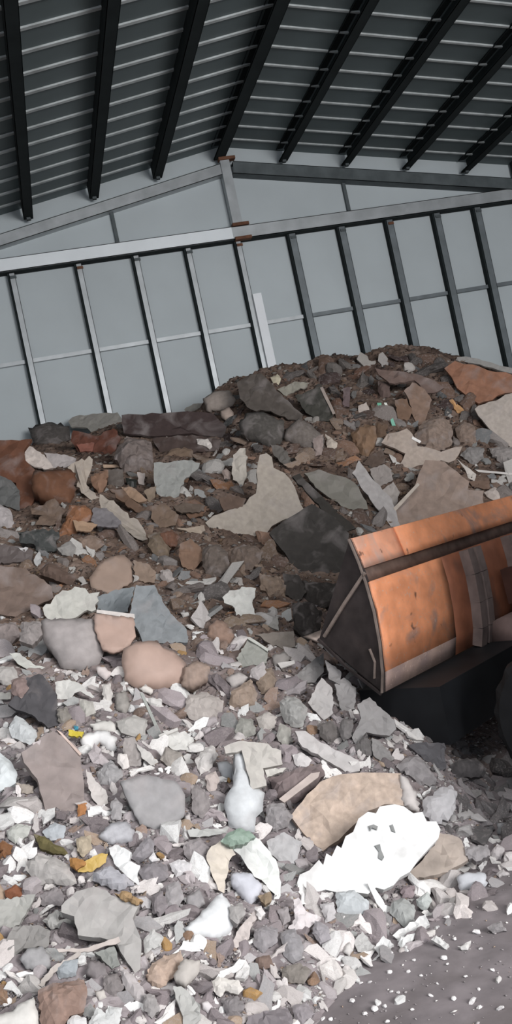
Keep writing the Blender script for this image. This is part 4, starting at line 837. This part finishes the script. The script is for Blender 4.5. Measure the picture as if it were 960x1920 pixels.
for i, (x, y, px, z) in enumerate(cand):
    if not HD[i] or HT[i] > 12.0: continue
    pal = PAL[z]; opts = [p for p in pal if LIM[p[0]] < 300]
    if not opts: continue
    kind, _, cols = rnd.choices(opts, [p[1] for p in opts])[0]; LIM[kind] += 1
    me = rnd.choice(LIB[kind]); P = Vector(HP[i]); s = px*HT[i]/FPX*.62
    o = bpy.data.objects.new(kind, me); COL.objects.link(o)
    tn = tnormal(P.x, P.y); view = (EYE-P).normalized(); n = (tn*.6+view*.4+Vector((rnd.gauss(0, .28), rnd.gauss(0, .28), 0))).normalized()
    q = n.to_track_quat('Z', 'Y') @ Vector((0, 0, 1)).rotation_difference(Vector((0, 0, 1)))
    from mathutils import Quaternion
    q = n.to_track_quat('Z', 'Y') @ Quaternion((0, 0, 1), rnd.uniform(0, 6.28))
    o.rotation_mode = 'QUATERNION'; o.rotation_quaternion = q; o.location = P + tn*s*.12; o.scale = (s*rnd.uniform(.85, 1.3), s*rnd.uniform(.7, 1.1), s*rnd.uniform(.7, 1.1))
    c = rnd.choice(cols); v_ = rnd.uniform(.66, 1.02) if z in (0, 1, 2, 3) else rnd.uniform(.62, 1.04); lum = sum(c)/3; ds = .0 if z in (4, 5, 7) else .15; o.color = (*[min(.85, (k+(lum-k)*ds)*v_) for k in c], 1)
    tone = ('bright ' if lum*v_ > .62 else 'dull ' if lum*v_ < .45 else '') if kind.startswith('plaster') else ('dark ' if lum*v_ < .2 else 'light ' if lum*v_ > .3 else '')
    lb = ('tiny ' if px < 17 else 'small ' if px < 30 else 'fist-sized ')+tone+WORD[kind][6:]; pl = place((x, y), lb)
    o['category'] = CAT[kind]; o['group'] = WORD[kind]+'s '+ZONES[z][0]; mk = next(mm for mm in MARKS if pl.endswith(mm[1]))[0]
    VC.append((lb, pl, math.hypot(x-mk[0], y-mk[1]), o))

by = {}
for lb, pl, dd, o in VC: by.setdefault((lb.replace('reddish-brown', 'reddish'), pl), []).append((dd, o))
ORD = ['nearest', 'second nearest', 'third nearest', 'fourth nearest', 'fifth nearest', 'sixth nearest', 'seventh nearest', 'eighth nearest', 'ninth nearest', 'tenth nearest']
for (lb, pl), q in by.items():
    q.sort(key=lambda t: t[0])
    for k_, (dd, o) in enumerate(q):
        t = (lb+' '+pl) if len(q) == 1 else (ORD[k_]+' '+lb+' '+pl if k_ < 10 else lb+' far '+pl)
        for w_ in ('rubble ', 'plaster ', 'flat ', 'fist-sized ', 'small ', 'light ', 'dark ', 'dull ', 'bright '):
            if len(t.split()) > 16: t = t.replace(w_, '', 1)
        o['label'] = t

# ------------------------------------------------------------------ pebbles on the bare floor
PB = {}
PEB = [(661, 1878, 9), (703, 1894, 11), (722, 1888, 8), (685, 1902, 8), (746, 1862, 6), (734, 1860, 6), (851, 1874, 8), (887, 1880, 11), (900, 1890, 8), (937, 1893, 10), (873, 1832, 7), (833, 1798, 9), (839, 1809, 6), (649, 1838, 8), (732, 1789, 7),
 (776, 1801, 6), (766, 1823, 6), (808, 1868, 6), (726, 1917, 8), (606, 1911, 7), (620, 1912, 7), (677, 1845, 6), (694, 1843, 6), (731, 1824, 8), (924, 1820, 7), (898, 1856, 5), (642, 1812, 7), (840, 1672, 12), (855, 1700, 10), (870, 1690, 9), (830, 1710, 8), (838, 1722, 8), (853, 1762, 8), (894, 1750, 13), (914, 1568, 9), (920, 1662, 6), (773, 1894, 5), (820, 1845, 4), (900, 1780, 5), (790, 1830, 5)]
HP, HT, HD = hit_many([(a, b_) for a, b_, _ in PEB])
for i, (x, y, s) in enumerate(PEB):
    P = Vector(HP[i])
    if not HD[i] or P.z < .01: d = ray(x, y); P = EYE+d*(1.6/-d.z)
    s = s*(P-EYE).length/FPX*.75; o = bpy.data.objects.new('plaster_pebble', LIB['plaster_chip'][i % 5]); COL.objects.link(o); o.location = P+Vector((0, 0, s*.3)); o.rotation_euler = (rnd.uniform(-.3, .3), rnd.uniform(-.3, .3), rnd.uniform(0, 6)); o.scale = (s, s*.75, s*.7); o.color = (.8, .77, .76, 1)
    pbl = place((x, y), 'x'); PB.setdefault(pbl, []).append((math.hypot(x-next(mm for mm in MARKS if pbl.endswith(mm[1]))[0][0], y-next(mm for mm in MARKS if pbl.endswith(mm[1]))[0][1]), o)); o['category'] = 'pebble'; o['group'] = 'white pebbles on the bare floor'

for pbl, q in PB.items():
    q.sort(key=lambda t: t[0])
    for k_, (dd, o) in enumerate(q): o['label'] = (ORD[k_]+' ' if k_ < 10 else 'far ')+'white pebble on the bare floor '+pbl

# ------------------------------------------------------------------ gravel: what nobody could count, one object
def gravel(name, P, S, C, label):
    n = len(P); base = np.array([(1, 0, 0), (-1, 0, 0), (0, 1, 0), (0, -1, 0), (0, 0, 1), (0, 0, -1)], float)
    V = base[None]*(.55+RS.rand(n, 6, 1)*.6); ang = RS.rand(n)*6.28; tl = (RS.rand(n)-.5)*1.6
    V = V*np.stack([1+RS.rand(n)*.6, .6+RS.rand(n)*.5, .35+RS.rand(n)*.4], 1)[:, None]
    ca, sa, ct, st = np.cos(ang), np.sin(ang), np.cos(tl), np.sin(tl)
    y1 = V[..., 1]*ct[:, None]-V[..., 2]*st[:, None]; z1 = V[..., 1]*st[:, None]+V[..., 2]*ct[:, None]; x2 = V[..., 0]*ca[:, None]-y1*sa[:, None]; y2 = V[..., 0]*sa[:, None]+y1*ca[:, None]
    V = np.stack([x2, y2, z1], -1)*S[:, None, None]+P[:, None]
    fb = np.array([(0, 2, 4), (2, 1, 4), (1, 3, 4), (3, 0, 4), (2, 0, 5), (1, 2, 5), (3, 1, 5), (0, 3, 5)]); F = (fb[None]+np.arange(n)[:, None, None]*6).reshape(-1, 3)
    me = bpy.data.meshes.new(name); me.vertices.add(n*6); me.vertices.foreach_set('co', V.ravel()); me.loops.add(len(F)*3); me.loops.foreach_set('vertex_index', F.ravel().astype(np.int32))
    me.polygons.add(len(F)); me.polygons.foreach_set('loop_start', np.arange(len(F), dtype=np.int32)*3); me.polygons.foreach_set('loop_total', np.full(len(F), 3, np.int32)); me.update(calc_edges=True)
    at = me.color_attributes.new('chip_colour', 'FLOAT_COLOR', 'POINT'); cc = np.concatenate([np.repeat(C, 6, 0), np.ones((n*6, 1))], 1); at.data.foreach_set('color', cc.ravel())
    m, N, L, b = nt(name+'_material', .9); vc = N.new('ShaderNodeVertexColor'); vc.layer_name = 'chip_colour'; nn = noise(N, L, 60, 3); L.new(vc.outputs[0], b.inputs['Base Color']); bump(N, L, b, nn.outputs[0], .4, .004)
    return link(name, me, m, label=label, category='gravel', kind='stuff')
n = 60000; px = RS.uniform(-60, 1020, n); py = RS.uniform(650, 1960, n); P, T, D = hit_many(np.stack([px, py], 1)); ok = D & (T < 12.05) & (P[:, 2] > .015) & (P[:, 0] < XR-.2)
P, T, px, py = P[ok], T[ok], px[ok], py[ok]; n = len(P)
S = (1.6+RS.exponential(2.3, n)).clip(0, 9)*T/FPX*.8
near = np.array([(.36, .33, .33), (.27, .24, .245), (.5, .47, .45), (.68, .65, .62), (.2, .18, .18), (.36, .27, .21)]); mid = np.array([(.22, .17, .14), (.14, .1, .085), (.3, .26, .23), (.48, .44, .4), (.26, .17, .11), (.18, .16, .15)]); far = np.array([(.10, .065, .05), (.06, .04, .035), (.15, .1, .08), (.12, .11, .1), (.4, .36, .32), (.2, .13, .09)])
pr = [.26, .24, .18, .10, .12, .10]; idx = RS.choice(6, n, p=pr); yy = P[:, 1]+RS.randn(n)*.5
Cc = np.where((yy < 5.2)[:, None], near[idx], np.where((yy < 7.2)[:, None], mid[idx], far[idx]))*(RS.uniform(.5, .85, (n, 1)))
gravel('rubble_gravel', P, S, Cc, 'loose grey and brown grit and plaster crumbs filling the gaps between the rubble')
n = 9000; gxx = RS.uniform(XL+.3, XR-.3, n); gyy = RS.uniform(1.3, 11.9, n); gh = height(gxx, gyy); ok = gh > .03; P = np.stack([gxx, gyy, gh], 1)[ok]; n = len(P)
gravel('outer_rubble', P, RS.uniform(.02, .09, n), near[RS.choice(6, n)]*.7, 'coarse grey rubble covering the rest of the heap') if False else None
n = 5000; gxx = RS.uniform(-.5, 3.2, n); gyy = RS.uniform(2.2, 5.5, n); gh = height(gxx, gyy); y0 = np.interp(gxx, TX, TY); ok = gyy < y0+.05; P = np.stack([gxx, gyy, np.zeros(n)+.002], 1)[ok]; n = len(P)
gravel('floor_grit', P, (.0015+RS.exponential(.0022, n)).clip(0, .012), near[RS.choice(6, n, p=[.35, .2, .15, .12, .13, .05])], 'fine pale grit strewn over the bare dusty floor at the lower right')
